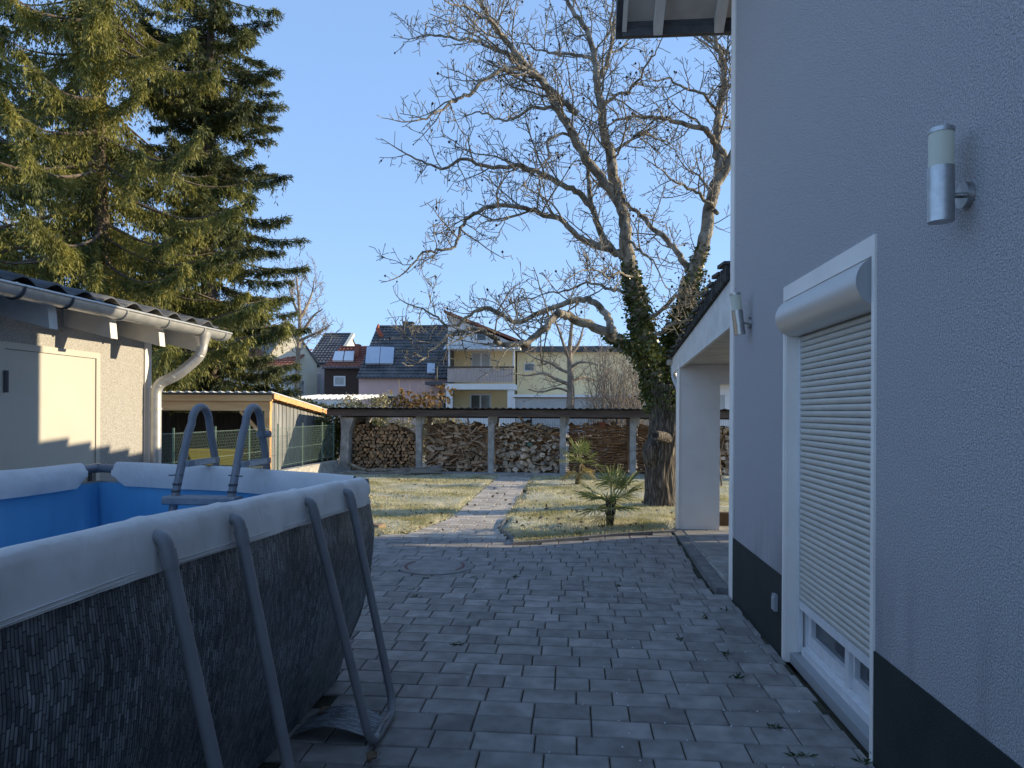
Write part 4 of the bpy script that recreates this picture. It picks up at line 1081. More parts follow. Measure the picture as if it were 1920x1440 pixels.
class Wood:
    def __init__(s, seed): s.V = []; s.F = []; s.n = 0; s.tips = []; s.rng = random.Random(seed)
    def tube(s, pts, rad, n):
        V, Fc = tube_np(pts, rad, n, False); V = np.array(V); Fc = np.array(Fc) + s.n
        s.V.append(V); s.F.append(Fc); s.n += len(V)
    def grow(s, p, d, length, r, level, maxlevel, wig=.3, trop=.12, spac=(.26,.15,.11), rmin=.0045, ratio=(.35,.6)):
        rg = s.rng; p = Vector(p); d = Vector(d).normalized(); seg = max(3, int(length / (.16 if level < 3 else .10))); step = length / seg
        pts = [p.copy()]; ra = [r]
        for i in range(seg):
            d = (d + Vector((rg.gauss(0, wig), rg.gauss(0, wig), rg.gauss(0, wig))) * .55 + Vector((0, 0, trop))).normalized()
            p = p + d*step; pts.append(p.copy()); ra.append(max(rmin, r*(1 - .62*(i+1)/seg)))
        s.tube(pts, ra, 5 if level <= 2 else 3)
        s.tips.append((pts[-1], d))
        if level < maxlevel: s.sprout(pts, ra, length, level + 1, maxlevel, wig, trop, spac, rmin, ratio)
    def sprout(s, pts, ra, total, level, maxlevel, wig=.3, trop=.12, spac=(.26,.15,.11), rmin=.0045, ratio=(.35,.6), start=.15, lens=None, side=None):
        rg = s.rng; acc = 0; nxt = total*start
        for a, b, r in zip(pts, pts[1:], ra):
            a, b = Vector(a), Vector(b); l = (b - a).length; t = (b - a).normalized()
            while nxt < acc + l:
                q = (nxt - acc) / l; p = a.lerp(b, q); frac = nxt / total
                o = t.cross(Vector((rg.gauss(0,1), rg.gauss(0,1), rg.gauss(0,1)))).normalized()
                d = (o * rg.uniform(.7, 1.1) + t * rg.uniform(.25, .8) + Vector((0,0,.15))).normalized()
                if lens: ln = lens * rg.uniform(.45, 1.1) * (1.15 - .45*frac)
                else: ln = total * rg.uniform(*ratio) * (1.1 - .5*frac)
                s.grow(p, d, max(.07, ln), max(rmin, min(r*.55, .004 + ln*.0125)), level, maxlevel, wig, trop, spac, rmin, ratio)
                nxt += spac[min(level - 2, len(spac)-1)] * rg.uniform(.6, 1.5)
            acc += l
    def build(s, name, m, parent):
        V = np.concatenate(s.V); Fc = np.concatenate(s.F); o = np_obj(name, V, Fc, m, parent)
        o.data.polygons.foreach_set('use_smooth', [True]*len(o.data.polygons)); return o
def smooth_path(pts, n=4):
    """Catmull-Rom through the points"""
    pts = [Vector(p) for p in pts]; q = [pts[0]*2 - pts[1]] + pts + [pts[-1]*2 - pts[-2]]; out = []
    for i in range(1, len(q) - 2):
        for k in range(n):
            t = k / n; a, b, c, d = q[i-1], q[i], q[i+1], q[i+2]
            out.append(.5*((2*b) + (c - a)*t + (2*a - 5*b + 4*c - d)*t*t + (3*b - a - 3*c + d)*t**3))
    out.append(pts[-1]); return out

# ------------------------------------------------------------------ walnut tree
wal = thing('walnut_tree', 'big bare walnut tree with ivy on its forked stems beside the terrace', 'tree')
TY = 12.0
W = Wood(21)
def limb(pix, r0, r1, dy, sprout=True, lens=1.15, start=.2, n=9, spac=None, lv=4):
    """pix: photo positions along the limb; dy: distance from the trunk's plane at start and end"""
    k = len(pix)
    pts = [P(u, v, TY + dy[0] + (dy[1]-dy[0])*(i/(k-1))) for i, (u, v) in enumerate(pix)]
    sp_ = smooth_path(pts, 4)
    ra = [r0 + (r1-r0)*i/(len(sp_)-1) for i in range(len(sp_))]
    rg = W.rng
    sp_ = [p + Vector((rg.gauss(0,.012), rg.gauss(0,.03), rg.gauss(0,.012))) if 0 < i < len(sp_)-1 else p for i, p in enumerate(sp_)]
    ra = [q*.86 for q in ra]
    W.tube(sp_, ra, n)
    tot = sum((b-a).length for a, b in zip(sp_, sp_[1:]))
    if sprout: W.sprout(sp_, ra, tot, 2, lv, wig=.34, trop=.07, lens=lens, start=start, spac=spac or (.18,.14,.11), rmin=.0055)
    W.grow(sp_[-1], sp_[-1] - sp_[-2], .5, r1, 3, lv, wig=.3, rmin=.0055)
    return sp_, ra
STEM = []
# trunk with buttress and furrows
tp = [(1243,958),(1240,925),(1238,880),(1243,840),(1250,800),(1249,760),(1243,722)]
tr_ = [.31,.265,.25,.262,.285,.275,.285]
sp_ = smooth_path([P(u, v, TY) for u, v in tp], 6)
rr = np.interp(np.linspace(0, 6, len(sp_)), range(7), tr_)
nS = 72; rows = []
for i, (p, r) in enumerate(zip(sp_, rr)):
    row = []
    for j in range(nS + 1):
        a = 2*math.pi*(j % nS)/nS
        f = 1 + .035*math.sin(a*9 + i*.25) + .03*math.sin(a*17 - i*.4 + 1) + .022*math.sin(a*31 + i*.7) + .06*math.sin(a*3 + 1)*(1 if i < 6 else .4) + (.10*math.sin(a*5)*(1 - i/6) if i < 6 else 0)
        row.append((p.x + r*f*math.cos(a), p.y + r*f*math.sin(a), p.z + (-.06 if i == 0 else 0)))
    rows.append(row)
MB().grid([[Vector(p) for p in r_] for r_ in rows]).build('trunk', M['bark'], wal, True)
# bulge and cut branch stub on the trunk
bc = P(1222, 850, TY - .12)
mb = MB(); mb.lathe([(.02,-.26),(.11,-.2),(.15,-.08),(.155,.06),(.12,.17),(.02,.26)], 20, bc); mb.build('burl', M['bark'], wal, True)
sa, sb = P(1255, 822, TY - .15), P(1228, 816, TY - .55)
st_ = MB().tube([sa, sa.lerp(sb, .6), sb], [.10,.085,.075], 16).build('branch_stub', M['bark'], wal, True)
d_ = (sb - sa).normalized()
MB().tube([sb + d_*.001, sb + d_*.004], [.045,.04], 14).build('dark_hollow_disc', M['nut'], st_)  # flat dark disc, the shade inside a hollow put into colour
A = [(1232,745),(1222,690),(1210,640),(1197,580),(1187,530),(1180,490),(1172,430),(1164,385)]
SA = limb(A, .205, .10, (0, -.2), lens=.8, start=.35, n=14, spac=(.5,.2,.12))
B = [(1250,750),(1262,690),(1275,620),(1290,550),(1312,480),(1327,420),(1336,365),(1352,330)]
SB = limb(B, .165, .11, (.05, .7), lens=.8, start=.35, n=14, spac=(.5,.2,.12))
limb([(1164,385),(1152,335),(1144,289),(1132,245),(1127,200),(1119,155),(1115,111),(1100,58),(1073,18),(1050,-30)], .115, .035, (-.2, .3), lens=1.25)
limb([(1164,385),(1135,342),(1100,298),(1069,242),(1042,200),(1020,155),(984,120),(949,75),(922,40),(900,0),(885,-40)], .10, .03, (-.2, -1.4), lens=1.3)
limb([(1172,480),(1150,470),(1130,445),(1118,413),(1107,378),(1104,330),(1100,290)], .085, .035, (-.1, .6), lens=1.1)
limb([(1145,468),(1105,455),(1075,435),(1051,413),(1011,400),(976,387),(922,387),(890,402),(869,418),(851,462),(820,470),(793,475),(767,502)], .062, .015, (-.1, -1.6), lens=1.15)
limb([(1112,392),(1090,365),(1064,351),(1024,329),(984,313),(949,313),(904,311),(864,296),(835,318),(800,305),(762,289)], .066, .015, (.2, -.6), lens=1.15)
limb([(1082,213),(1042,178),(1011,147),(984,129),(953,129),(913,147),(878,178),(855,187),(820,212),(782,226)], .062, .014, (-.6, -2.2), lens=1.1)
limb([(1069,242),(1040,205),(1000,203),(970,218),(945,225),(905,210),(880,215)], .04, .013, (-.7, .6), lens=.9)
limb([(1085,260),(1055,252),(1030,262),(1028,290),(1015,312),(995,320)], .03, .012, (-.5, -1.3), lens=.7)
limb([(984,120),(960,102),(930,92),(900,80),(870,72),(835,70),(800,66),(775,72)], .042, .012, (-1.0, .2), lens=1.05)
limb([(949,75),(925,45),(900,28),(870,10),(840,5)], .03, .012, (-1.2, -2.2), lens=.9)
limb([(1115,111),(1090,105),(1050,100),(1015,95),(985,82)], .04, .014, (.1, 1.5), lens=1.0)
limb([(1119,155),(1140,110),(1150,60),(1155,10),(1160,-40)], .05, .02, (.1, 1.0), lens=1.2)
limb([(1291,507),(1275,480),(1256,458),(1224,427),(1195,400),(1178,384),(1150,360),(1120,345)], .07, .025, (.5, 1.6), lens=1.0)
limb([(1352,330),(1345,290),(1345,240),(1352,190),(1360,140),(1350,100),(1335,60),(1310,20)], .10, .03, (.7, 1.2), lens=1.2)
limb([(1352,330),(1378,280),(1390,200),(1400,100),(1410,0)], .11, .05, (.7, .4), lens=1.3)
limb([(1367,310),(1350,280),(1335,258),(1318,240),(1278,231),(1245,222),(1211,218),(1167,222),(1140,235)], .075, .018, (.9, -.3), lens=1.1)
limb([(1345,400),(1330,380),(1310,365),(1285,350),(1262,338),(1240,318)], .045, .014, (.6, -.4), lens=.9)
limb([(1360,100),(1330,75),(1300,55),(1265,40),(1235,35)], .04, .014, (1.1, 2.0), lens=1.0)
limb([(1350,210),(1320,180),(1285,165),(1255,150),(1225,150)], .035, .013, (1.0, -.2), lens=.95)
limb([(1216,668),(1192,654),(1160,638),(1137,623),(1093,604),(1062,590),(1045,590),(1026,608),(1002,634),(973,644),(940,645),(923,632),(897,617),(875,619),(848,625),(815,650),(795,672)], .105, .014, (-.1, -2.2), lens=1.0, start=.3, n=12)
limb([(1150,625),(1142,600),(1131,582),(1115,567),(1093,560),(1061,567),(1021,582),(971,604),(940,590),(915,578),(880,590),(850,612),(820,598),(795,580),(765,570)], .075, .014, (-.6, .9), lens=1.05, start=.2)
limb([(1193,560),(1165,545),(1135,540),(1100,530),(1065,545),(1030,548),(1000,560)], .035, .012, (-.3, 1.4), lens=1.05)
limb([(1187,520),(1160,512),(1140,520),(1110,505),(1085,510)], .025, .01, (-.3, -1.8), lens=.9)
limb([(1207,640),(1240,622),(1265,605),(1290,600),(1310,585)], .04, .012, (0, -1.2), lens=.8)
limb([(1205,605),(1230,590),(1262,560),(1285,556),(1320,556)], .05, .012, (0, -.9), lens=.8)
limb([(1176,445),(1200,470),(1225,490),(1240,520)], .03, .01, (-.2, -1.2), lens=.8)
limb([(1144,289),(1175,270),(1200,250),(1225,255),(1255,268)], .035, .012, (-.1, 1.5), lens=1.0)
limb([(1127,200),(1155,180),(1185,165),(1215,120),(1230,95)], .035, .012, (.1, -1.0), lens=1.0)
limb([(1336,365),(1310,330),(1290,320),(1270,290)], .03, .01, (.6, 1.9), lens=.9)
W.build('limbs', M['twig'], wal)
tips = [p for p, d in W.tips]; W.rng.shuffle(tips)
V = []; Fc = []
for p in tips[:430]:
    r = W.rng.uniform(.012, .026); b0 = len(V)
    for dx, dy, dz in ((r,0,0),(-r,0,0),(0,r,0),(0,-r,0),(0,0,r*1.2),(0,0,-r*1.2)): V.append((p.x+dx, p.y+dy, p.z+dz))
    Fc += [(b0+a, b0+b, b0+c) for a, b, c in ((0,2,4),(2,1,4),(1,3,4),(3,0,4),(2,0,5),(1,2,5),(3,1,5),(0,3,5))]
stuff(np_obj('husks', V, Fc, M['nut'], wal))

# ivy on the stems
def ivy_on(paths, n, spread, seed):
    rng = np.random.default_rng(seed); C = []; D = []
    for (pts, ra, lo, hi, wgt) in paths:
        pts = np.array([tuple(p) for p in pts]); m = int(n*wgt)
        t = rng.uniform(lo, hi, m)*(len(pts)-1); i = np.minimum(t.astype(int), len(pts)-2); f = (t - i)[:, None]
        c = pts[i]*(1-f) + pts[i+1]*f; r = np.interp(t, range(len(ra)), ra)
        d = rng.normal(size=(m, 3)); d[:, 2] *= .35; d = unit(d)
        taperk = np.clip((hi - t/(len(pts)-1))/(hi - lo + 1e-6)*2.2, .12, 1)
        kp = rng.random(m) < taperk**.8; c, d, r = c[kp], d[kp], r[kp]; m = len(c); taperk = taperk[kp]
        clump = (np.sin(c[:,2]*9 + d[:,0]*3) + np.sin(c[:,2]*4.3 + d[:,1]*4 + 1)) * .5
        c = c + d*(r*.95 + taperk*np.abs(rng.normal(0, spread, m))*(1 + .9*np.clip(clump, 0, 1)))[:, None]
        C.append(c); D.append(d*.6 + rng.normal(0, .5, (m, 3)) + np.array([0,0,-.45]))
    return leaf_cards(np.concatenate(C), np.concatenate(D), rng.uniform(.045, .08, sum(len(c) for c in C)), rng.uniform(.038, .066, sum(len(c) for c in C)), rng)
trunk_path = (sp_, list(rr), .80, 1.0, .12)
low = smooth_path([P(u, v, TY - .3) for u, v in ((1216,668),(1192,654),(1160,638),(1137,623))], 4)
mid = smooth_path([P(u, v, TY + .3) for u, v in ((1245,690),(1262,640),(1285,600),(1300,560),(1310,520))], 4)
V, Fc = ivy_on([(SA[0], SA[1], 0, .72, .55), (SB[0], SB[1], 0, .62, .42), trunk_path, (low, [.11]*len(low), 0, 1, .14), (mid, [.2]*len(mid), 0, 1, .40)], 8200, .05, 5)
iv = np_obj('ivy', V, Fc, M['ivy']); tag(iv, 'dark green ivy climbing the forked stems of the walnut tree', 'ivy')


# ------------------------------------------------------------------ conifers
def conifer(base, H, Rmax, seed, m, label, name, whorl=.42, droop=.35, curtain=.55, gap=.10, lo_z=1.5, shape=1.0, nb=6, dens_=1.0, lf=(.13,.035), zmax=99, skew=None, pend=0.0, zj=.15):
    t = thing(name, label, 'tree', 'conifers behind the carport')
    rng = np.random.default_rng(seed); base = np.array(base, float)
    mb = MB(); zs = np.linspace(0, H, 14)
    mb.tube([(base[0] + .12*math.sin(z*.5), base[1], base[2] + z) for z in zs], [max(.03, .30*(1 - z/H)) + .02 for z in zs], 10)
    C = []; D = []; Ls = []; Ws = []; wood = []
    z = lo_z
    while z < min(H - .4, zmax):
        f = z / H; L0 = Rmax * (1 - f) ** shape * (.8 + .2*min(1, z/3)) + .35
        k = nb if f < .8 else 4; a0 = rng.uniform(0, 6.28)
        for b in range(k):
            if rng.random() < gap: continue
            az = a0 + 2*math.pi*b/k + rng.normal(0, .22); Lb = L0 * rng.uniform(.68, 1.18)
            if skew is not None: Lb *= skew(az, z)
            o = np.array([math.cos(az), math.sin(az), 0.0]); sd = np.array([-o[1], o[0], 0.0])
            zb = z + rng.normal(0, zj)
            n = max(5, int(Lb / .20)); q = np.linspace(0, 1, n)
            dz = Lb * (-droop*np.sin(q*math.pi*.62) + droop*.85*np.maximum(0, q-.55)**1.5*1.6)
            px = base + np.outer(q*Lb, o) + np.outer(.10*Lb*np.sin(q*3 + rng.uniform(0,6))*q, sd); px[:, 2] = base[2] + zb + dz
            wood.append((px, np.maximum(.008, .05*(1-q)*Lb/4 + .006)))
            # shoots hang from the branch on both sides
            m_ = int(n * 7.5 * dens_)
            s = rng.uniform(.02, 1.0, m_) ** .85; i = np.minimum((s*(n-1)).astype(int), n-2); ff = (s*(n-1) - i)[:, None]
            st = px[i]*(1-ff) + px[i+1]*ff
            side = rng.choice([-1, 1], m_)[:, None]*rng.uniform(.25, 1.0, m_)[:, None]
            taper = (1 - .62*s)[:, None]
            dr = unit(side*sd*.75 + o*.55*rng.uniform(.3, 1.2, m_)[:, None] + np.array([0,0,-1])*curtain*rng.uniform(.2, 1.7, m_)[:, None])
            ls = (.22 + .46*rng.random(m_))[:, None]*taper*(.75 + .1*Lb)
            hang = rng.random(m_) < pend
            dr[hang] = unit(rng.normal(0, .14, (hang.sum(), 3)) + np.array([0, 0, -1.0]))
            ls[hang] *= rng.uniform(1.1, 2.2, (hang.sum(), 1))
            for stp, k2 in ((.18, 3), (.42, 4), (.66, 4), (.9, 3)):
                pt = st + dr*ls*stp + np.array([0,0,-1])*(ls*stp)**2*curtain*.7
                for _ in range(k2):
                    C.append(pt + rng.normal(0, .02, pt.shape)); D.append(dr + rng.normal(0, .55, dr.shape) + np.array([0,0,-.25*curtain]))
                    Ls.append(lf[0]*rng.uniform(.7, 1.5, len(pt))); Ws.append(lf[1]*rng.uniform(.8, 1.5, len(pt)))
        z += whorl * rng.uniform(.75, 1.25)
    mb.build('trunk', M['sprbark'], t, True)
    wd = MB()
    for px, r in wood: wd.tube([Vector(p) for p in px], list(r), 4, False)
    wd.build('branches', M['sprbark'], t)
    V, Fc = leaf_cards(np.concatenate(C), np.concatenate(D), np.concatenate(Ls), np.concatenate(Ws), rng)
    crown = np_obj('crown', V, Fc, m, t)
    print(name, len(Fc))
    return t
b1 = P(190, 772, 18.6); b2 = P(388, 772, 22.0)
conifer((b1.x, 18.6, -.1), 21.0, 5.3, 3, M['needleA'], 'tall olive green spruce with drooping curtains of twigs at the left edge', 'spruce_tree', whorl=.46, droop=.26, curtain=1.2, gap=.33, lo_z=3.8, shape=.62, nb=6, dens_=1.55, lf=(.125,.026), zmax=14.5, pend=.42, zj=.25)
conifer((b2.x, 22.0, -.1), 19.5, 2.85, 8, M['needleB'], 'dense dark green fir standing right of the tall spruce', 'fir_tree', whorl=.40, droop=.14, curtain=.45, gap=.14, lo_z=1.4, shape=.42, nb=7, dens_=1.25, lf=(.13,.026), zmax=15, pend=.08, zj=.4)
b3 = P(-60, 772, 20.0)
conifer((b3.x, 20.5, -.1), 17.0, 4.6, 12, M['needleA'], 'spruce partly cut by the left picture edge behind the shed', 'spruce_tree', whorl=.6, droop=.30, curtain=1.1, gap=.25, lo_z=3.5, shape=.8, nb=5, dens_=1.0, lf=(.13,.028), zmax=14)

# ------------------------------------------------------------------ bare trees and shrubs
def bare_tree(name, label, limbs, Y, seed, m, lens, group=None, spac=(.3,.22,.2), lv=4, rmin=.007):
    t = thing(name, label, 'tree', group); global W
    keep = W; W = Wood(seed)
    mb = MB()
    for k, (pix, r0, r1, dy) in enumerate(limbs):
        pts = smooth_path([P(u, v, Y + dy*i/(len(pix)-1)) for i, (u, v) in enumerate(pix)], 4); ra = [r0 + (r1-r0)*i/(len(pts)-1) for i in range(len(pts))]
        if k == 0: mb.tube(pts, ra, 10)
        else: W.tube(pts, ra, 6)
        W.sprout(pts, ra, sum((b-a).length for a, b in zip(pts, pts[1:])), 2, lv, wig=.3, trop=.12, lens=lens, start=.3 if k == 0 else .1, spac=spac, rmin=rmin)
    mb.build('trunk', m, t, True); W.build('crown', m, t); W = keep
    return t
bare_tree('fruit_tree', 'small bare fruit tree with grey branches behind the woodshed', [
    ([(1068,785),(1070,745),(1070,715),(1069,690),(1068,660),(1070,630),(1073,600)], .16, .05, 0),
    ([(1070,722),(1045,712),(1020,700),(990,704),(965,700)], .075, .02, -1.0), ([(1069,716),(1090,708),(1105,709),(1122,716)], .06, .02, .8),
    ([(1069,700),(1050,692),(1030,680),(1005,672),(985,660)], .065, .02, .8), ([(1069,690),(1085,680),(1105,680),(1120,684)], .06, .02, -.6),
    ([(1068,675),(1058,650),(1050,625),(1040,600),(1032,580)], .06, .02, -.8), ([(1069,668),(1085,645),(1092,620),(1098,600)], .055, .02, .6),
    ([(1068,735),(1045,728),(1015,735),(990,730)], .05, .02, .5)], 24.5, 31, M['twig2'], .9)
bare_tree('bare_tree', 'distant bare tree showing past the right side of the fir', [
    ([(556,740),(558,690),(560,640),(562,600),(560,560),(556,520)], .15, .05, 0),
    ([(561,630),(575,610),(590,590),(605,580)], .11, .03, 0), ([(561,600),(575,575),(585,550),(590,520)], .11, .03, 2), ([(560,640),(580,630),(600,622),(618,610)], .10, .03, -1),
    ([(560,590),(548,560),(540,530)], .10, .03, 1)], 40, 33, M['twig2'], 2.3, spac=(.5,.34,.3), rmin=.012)
bare_tree('bare_tree', 'distant bare tree seen through the gaps of the spruces at far left', [
    ([(60,640),(70,560),(62,480),(75,400),(70,330)], .30, .10, 0), ([(70,560),(40,500),(20,440),(5,400)], .14, .04, 1), ([(62,480),(100,430),(120,380),(150,330)], .14, .04, -1), ([(75,400),(40,350),(30,300)], .12, .04, 0), ([(70,540),(110,500),(140,470)], .12, .04, 1)], 34, 35, M['twig2'], 2.4, spac=(.55,.4,.35), rmin=.012)

def thicket(name, label, u0, u1, vtop, Y, n, seed, m, depth=1.6, group='shrubs behind the woodshed', arch=.25):
    t = thing(name, label, 'shrub', group); rg = random.Random(seed); Wd = Wood(seed)
    xa, xb = P(u0, 772, Y).x, P(u1, 772, Y).x; zt = P((u0+u1)/2, vtop, Y).z
    for i in range(n):
        x = rg.uniform(xa, xb); y = Y + rg.uniform(-depth/2, depth/2); h = zt * rg.uniform(.7, 1.05)
        Wd.grow((x, y, 0), (rg.gauss(0, arch), rg.gauss(0, arch), 1), h, rg.uniform(.012, .028), 2, 4, wig=.16, trop=.10, spac=(.3,.26,.2), rmin=.005, ratio=(.16,.34))
    Wd.build('stems', m, t)
    return t
thicket('hazel_thicket', 'tangle of bare brown shrub stems between the fruit tree and the walnut trunk', 1112, 1218, 640, 24.0, 70, 41, M['twig2'])
thicket('bare_shrub', 'thin bare shrub stems above the woodshed roof left of the yellow house', 800, 850, 745, 24.0, 9, 43, M['twig2'])
thicket('bare_shrub', 'thin bare shrub in the gap right of the white pillar', 1345, 1368, 800, 15.5, 3, 44, M['twig2'], depth=.4)

def leafy(name, label, u0, u1, vtop, Y, n, seed, m, depth=1.2, ls=.07, stems=True, zlo=.2, jag=.35, cat='shrub', group='shrubs behind the woodshed'):
    t = thing(name, label, cat, group); rng = np.random.default_rng(seed)
    xa, xb = P(u0, 772, Y).x, P(u1, 772, Y).x; zt = P((u0+u1)/2, vtop, Y).z
    nc = max(10, int((xb-xa)*7)); cx = rng.uniform(xa, xb, nc); cy = Y + rng.uniform(-depth/2, depth/2, nc); cz = rng.uniform(zlo, zt*.93, nc)
    i = rng.integers(0, nc, n); C = np.stack([cx[i], cy[i], cz[i]], 1) + rng.normal(0, .17, (n, 3))
    lim = zt*(1 - jag*.3*(1 + np.sin(C[:,0]*5.1 + seed) )/2); C[:,2] = np.minimum(C[:,2], lim + rng.normal(0,.05,n))
    V, Fc = leaf_cards(C, rng.normal(size=(n,3)), rng.uniform(.7,1.4,n)*ls, rng.uniform(.7,1.3,n)*ls*.7, rng)
    np_obj('foliage', V, Fc, m, t)
    if stems:
        mb = MB(); rg = random.Random(seed)
        for k in range(max(5, nc//3)):
            x = rg.uniform(xa, xb); mb.tube([(x, Y, 0), (x + rg.gauss(0,.1), Y + rg.gauss(0,.1), zt*.5), (x + rg.gauss(0,.2), Y + rg.gauss(0,.2), zt*rg.uniform(.85,1.08))], [.015,.01,.005], 4)
        mb.build('stems', M['twig2'], t)
    return t
leafy('evergreen_hedge', 'dark evergreen hedge behind the carport end and log stack', 560, 700, 752, 20.6, 9000, 51, M['hedge'], 1.0, .07, cat='hedge')
leafy('climber_hedge', 'dark ivy growing over the left end wall of the woodshed', 616, 690, 772, 19.2, 6000, 52, M['ivy'], .8, .08, False, cat='climber')
leafy('pale_shrub', 'sunlit pale yellow leaved shrub standing above the log stack roof', 655, 722, 738, 22.6, 2600, 53, M['palebush'], 1.0, .075)
leafy('pale_hedge', 'pale dry leafed hedge seen between log stack and woodshed roof', 672, 860, 778, 21.6, 9000, 54, M['palebush'], .7, .06, cat='hedge')
leafy('brown_leaf_shrub', 'open shrub with brown withered leaves in front of the pink house', 745, 830, 715, 24.5, 620, 55, M['brownleaf'], 1.3, .15, zlo=1.5)
leafy('garden_hedge', 'low green hedge seen below the woodshed roof by the yellow house', 845, 880, 785, 21.8, 900, 56, M['hedge'], .5, .06, cat='hedge')
leafy('distant_hedge', 'low hedge under the spruces behind the carport', 250, 560, 722, 30.0, 9000, 57, M['hedge'], 2.0, .11, cat='hedge')

# bar-mesh fence behind the woodshed
bf = thing('bar_fence', 'dark double-bar mesh fence behind the woodshed piles', 'fence')
fy = 21.0; fx0, fx1 = P(838, 780, fy).x, 12.0; ft = P(950, 783, fy).z
mb = MB()
for x in np.arange(fx0, fx1, .05): mb.box(x, x + .006, fy, fy + .006, .1, ft)
for z in (ft - .02, ft - .22, ft - .42, ft - .62): mb.box(fx0, fx1, fy - .007, fy - .001, z, z + .008)
stuff(mb.build('bars', M['blackfence'], bf))
for x in np.arange(fx0, fx1, 2.5): MB().box(x, x + .05, fy + .008, fy + .058, 0, ft + .03).build('post', M['blackfence'], bf)

# ------------------------------------------------------------------ houses beyond the garden
def pantile_roof(parent, x0, x1, ye, ze, yr, zr, m, px=.26, rows_=16, name='roof'):
    """pantiles: rounded ribs up the slope with a step at every course"""
    mb = MB(); nx = int((x1-x0)/px*6); L_ = math.hypot(yr-ye, zr-ze); ny, nz = -(zr-ze)/L_, (yr-ye)/L_
    rows = []
    for k in range(rows_):
        for q, lift in ((k/rows_, .045), ((k+1)/rows_ - .0005, 0.0)):
            y, z = ye + (yr-ye)*q, ze + (zr-ze)*q
            row = []
            for i in range(nx + 1):
                x = x0 + (x1-x0)*i/nx; h = lift + .045*(math.sin(2*math.pi*(x-x0)/px)*.5+.5)**1.5 + .02
                row.append((x, y + ny*h, z + nz*h))
            rows.append(row)
    mb.grid(rows)
    mb.add([(x0,ye,ze),(x1,ye,ze),(x1,yr,zr),(x0,yr,zr)], [(0,3,2,1)])
    return mb.build(name, m, parent, False)
def ridge_house(name, label, u0, u1, vE, vR, Ye, Yr, wm, rm, zb=-.1, rows_=16, cat='house', over=.25):
    t = thing(name, label, cat, 'houses beyond the garden')
    a, b = P(u0, vE, Ye), P(u1, vE, Ye); ze = (a.z + b.z)/2; zr = P((u0+u1)/2, vR, Yr).z; Yb = 2*Yr - Ye
    x0, x1 = a.x, b.x
    w_ = MB(); w_.prism([(Ye + over, zb), (Yb - over, zb), (Yb - over, ze), (Yr, zr - .12), (Ye + over, ze)], 'X', x0 + .05, x1 - .05)
    w_.build('wall', wm, t)
    r_ = pantile_roof(t, x0, x1, Ye, ze, Yr, zr, rm, rows_=rows_)
    MB().add([(x0,Yb,ze),(x1,Yb,ze),(x1,Yr,zr),(x0,Yr,zr),(x0,Yb,ze+.08),(x1,Yb,ze+.08),(x1,Yr,zr+.08),(x0,Yr,zr+.08)], [(0,1,2,3),(4,7,6,5),(0,4,5,1),(1,5,6,2),(0,3,7,4)]).build('rear_slope', rm, r_)
    MB().tube([(x0, Yr, zr + .05), (x1, Yr, zr + .05)], .11, 8).build('ridge_tiles', rm, r_)
    MB().tube([(x0, Ye - .05, ze + .0), (x1, Ye - .05, ze + .0)], .06, 8).build('gutter', M['darkzinc'], t)
    return t, r_, (x0, x1, ze, zr)
def win(parent, u0, v0, u1, v1, Y, glass='bgglass', frame=.06, mull=0, nm='window'):
    a, b = P(u0, v0, Y), P(u1, v1, Y); x0, x1, z1, z0 = a.x, b.x, a.z, b.z
    f = MB(); f.box(x0, x1, Y - .05, Y - .002, z0, z0 + frame); f.box(x0, x1, Y - .05, Y - .002, z1 - frame, z1); f.box(x0, x0 + frame, Y - .05, Y - .002, z0 + frame, z1 - frame); f.box(x1 - frame, x1, Y - .05, Y - .002, z0 + frame, z1 - frame)
    for k in range(mull): xm = x0 + (x1-x0)*(k+1)/(mull+1); f.box(xm - .05, xm + .05, Y - .05, Y - .002, z0 + frame, z1 - frame)
    fo = f.build(nm, M['winframe'], parent)
    MB().box(x0 + frame, x1 - frame, Y - .02, Y - .003, z0 + frame, z1 - frame).build('pane', M[glass], fo)
    return fo
def roof_at(hh, Ye, Yr, v, u, vE):               # a point on a roof slope from its photo position
    x0, x1, ze, zr = hh; x, y, z = ray(u, v)
    k = (zr - ze)/(Yr - Ye)
    t = (ze - EYE - k*Ye) / (z - k*y)
    return Vector((x*t, y*t, EYE + z*t))
# pink house
h4, r4, d4 = ridge_house('pink_house', 'pink rendered house with dark pantile roof and chimney', 669, 842, 708, 614, 43.0, 47.5, M['pink'], M['bgtile'], rows_=17)
q = P(766, 640, 47.0)
ch = MB().box(q.x - .30, q.x + .30, 46.7, 47.3, q.z - .4, P(766, 607, 47).z).build('chimney', M['darkzinc'], r4)
MB().box(q.x - .36, q.x + .36, 46.64, 47.36, P(766, 607, 47).z, P(766, 604, 47).z).build('chimney_cap', M['darkzinc'], ch)
def panel(parent, house_d, Ye, Yr, corners, m, th=.12, nm='solar_panel'):
    pts = [roof_at(house_d, Ye, Yr, v, u, 0) for u, v in corners]
    n_ = (pts[1]-pts[0]).cross(pts[3]-pts[0]).normalized()
    if n_.z < 0: n_ = -n_
    return MB().hexa([p + n_*.10 for p in pts], [p + n_*(.10 + th) for p in pts]).build(nm, m, parent)
panel(r4, d4, 43.0, 47.5, [(686,686),(712,686),(714,655),(689,655)], M['collector']); panel(r4, d4, 43.0, 47.5, [(713,686),(738,686),(740,656),(715,655)], M['collector'])
fl_ = roof_at(d4, 43, 47.5, 632, 716, 0); MB().tube([fl_, fl_ + Vector((-.25,-.2,.55)), fl_ + Vector((-.2,-.1,.85))], [.16,.14,.05], 8).build('flag', M['redfl'], r4, True)
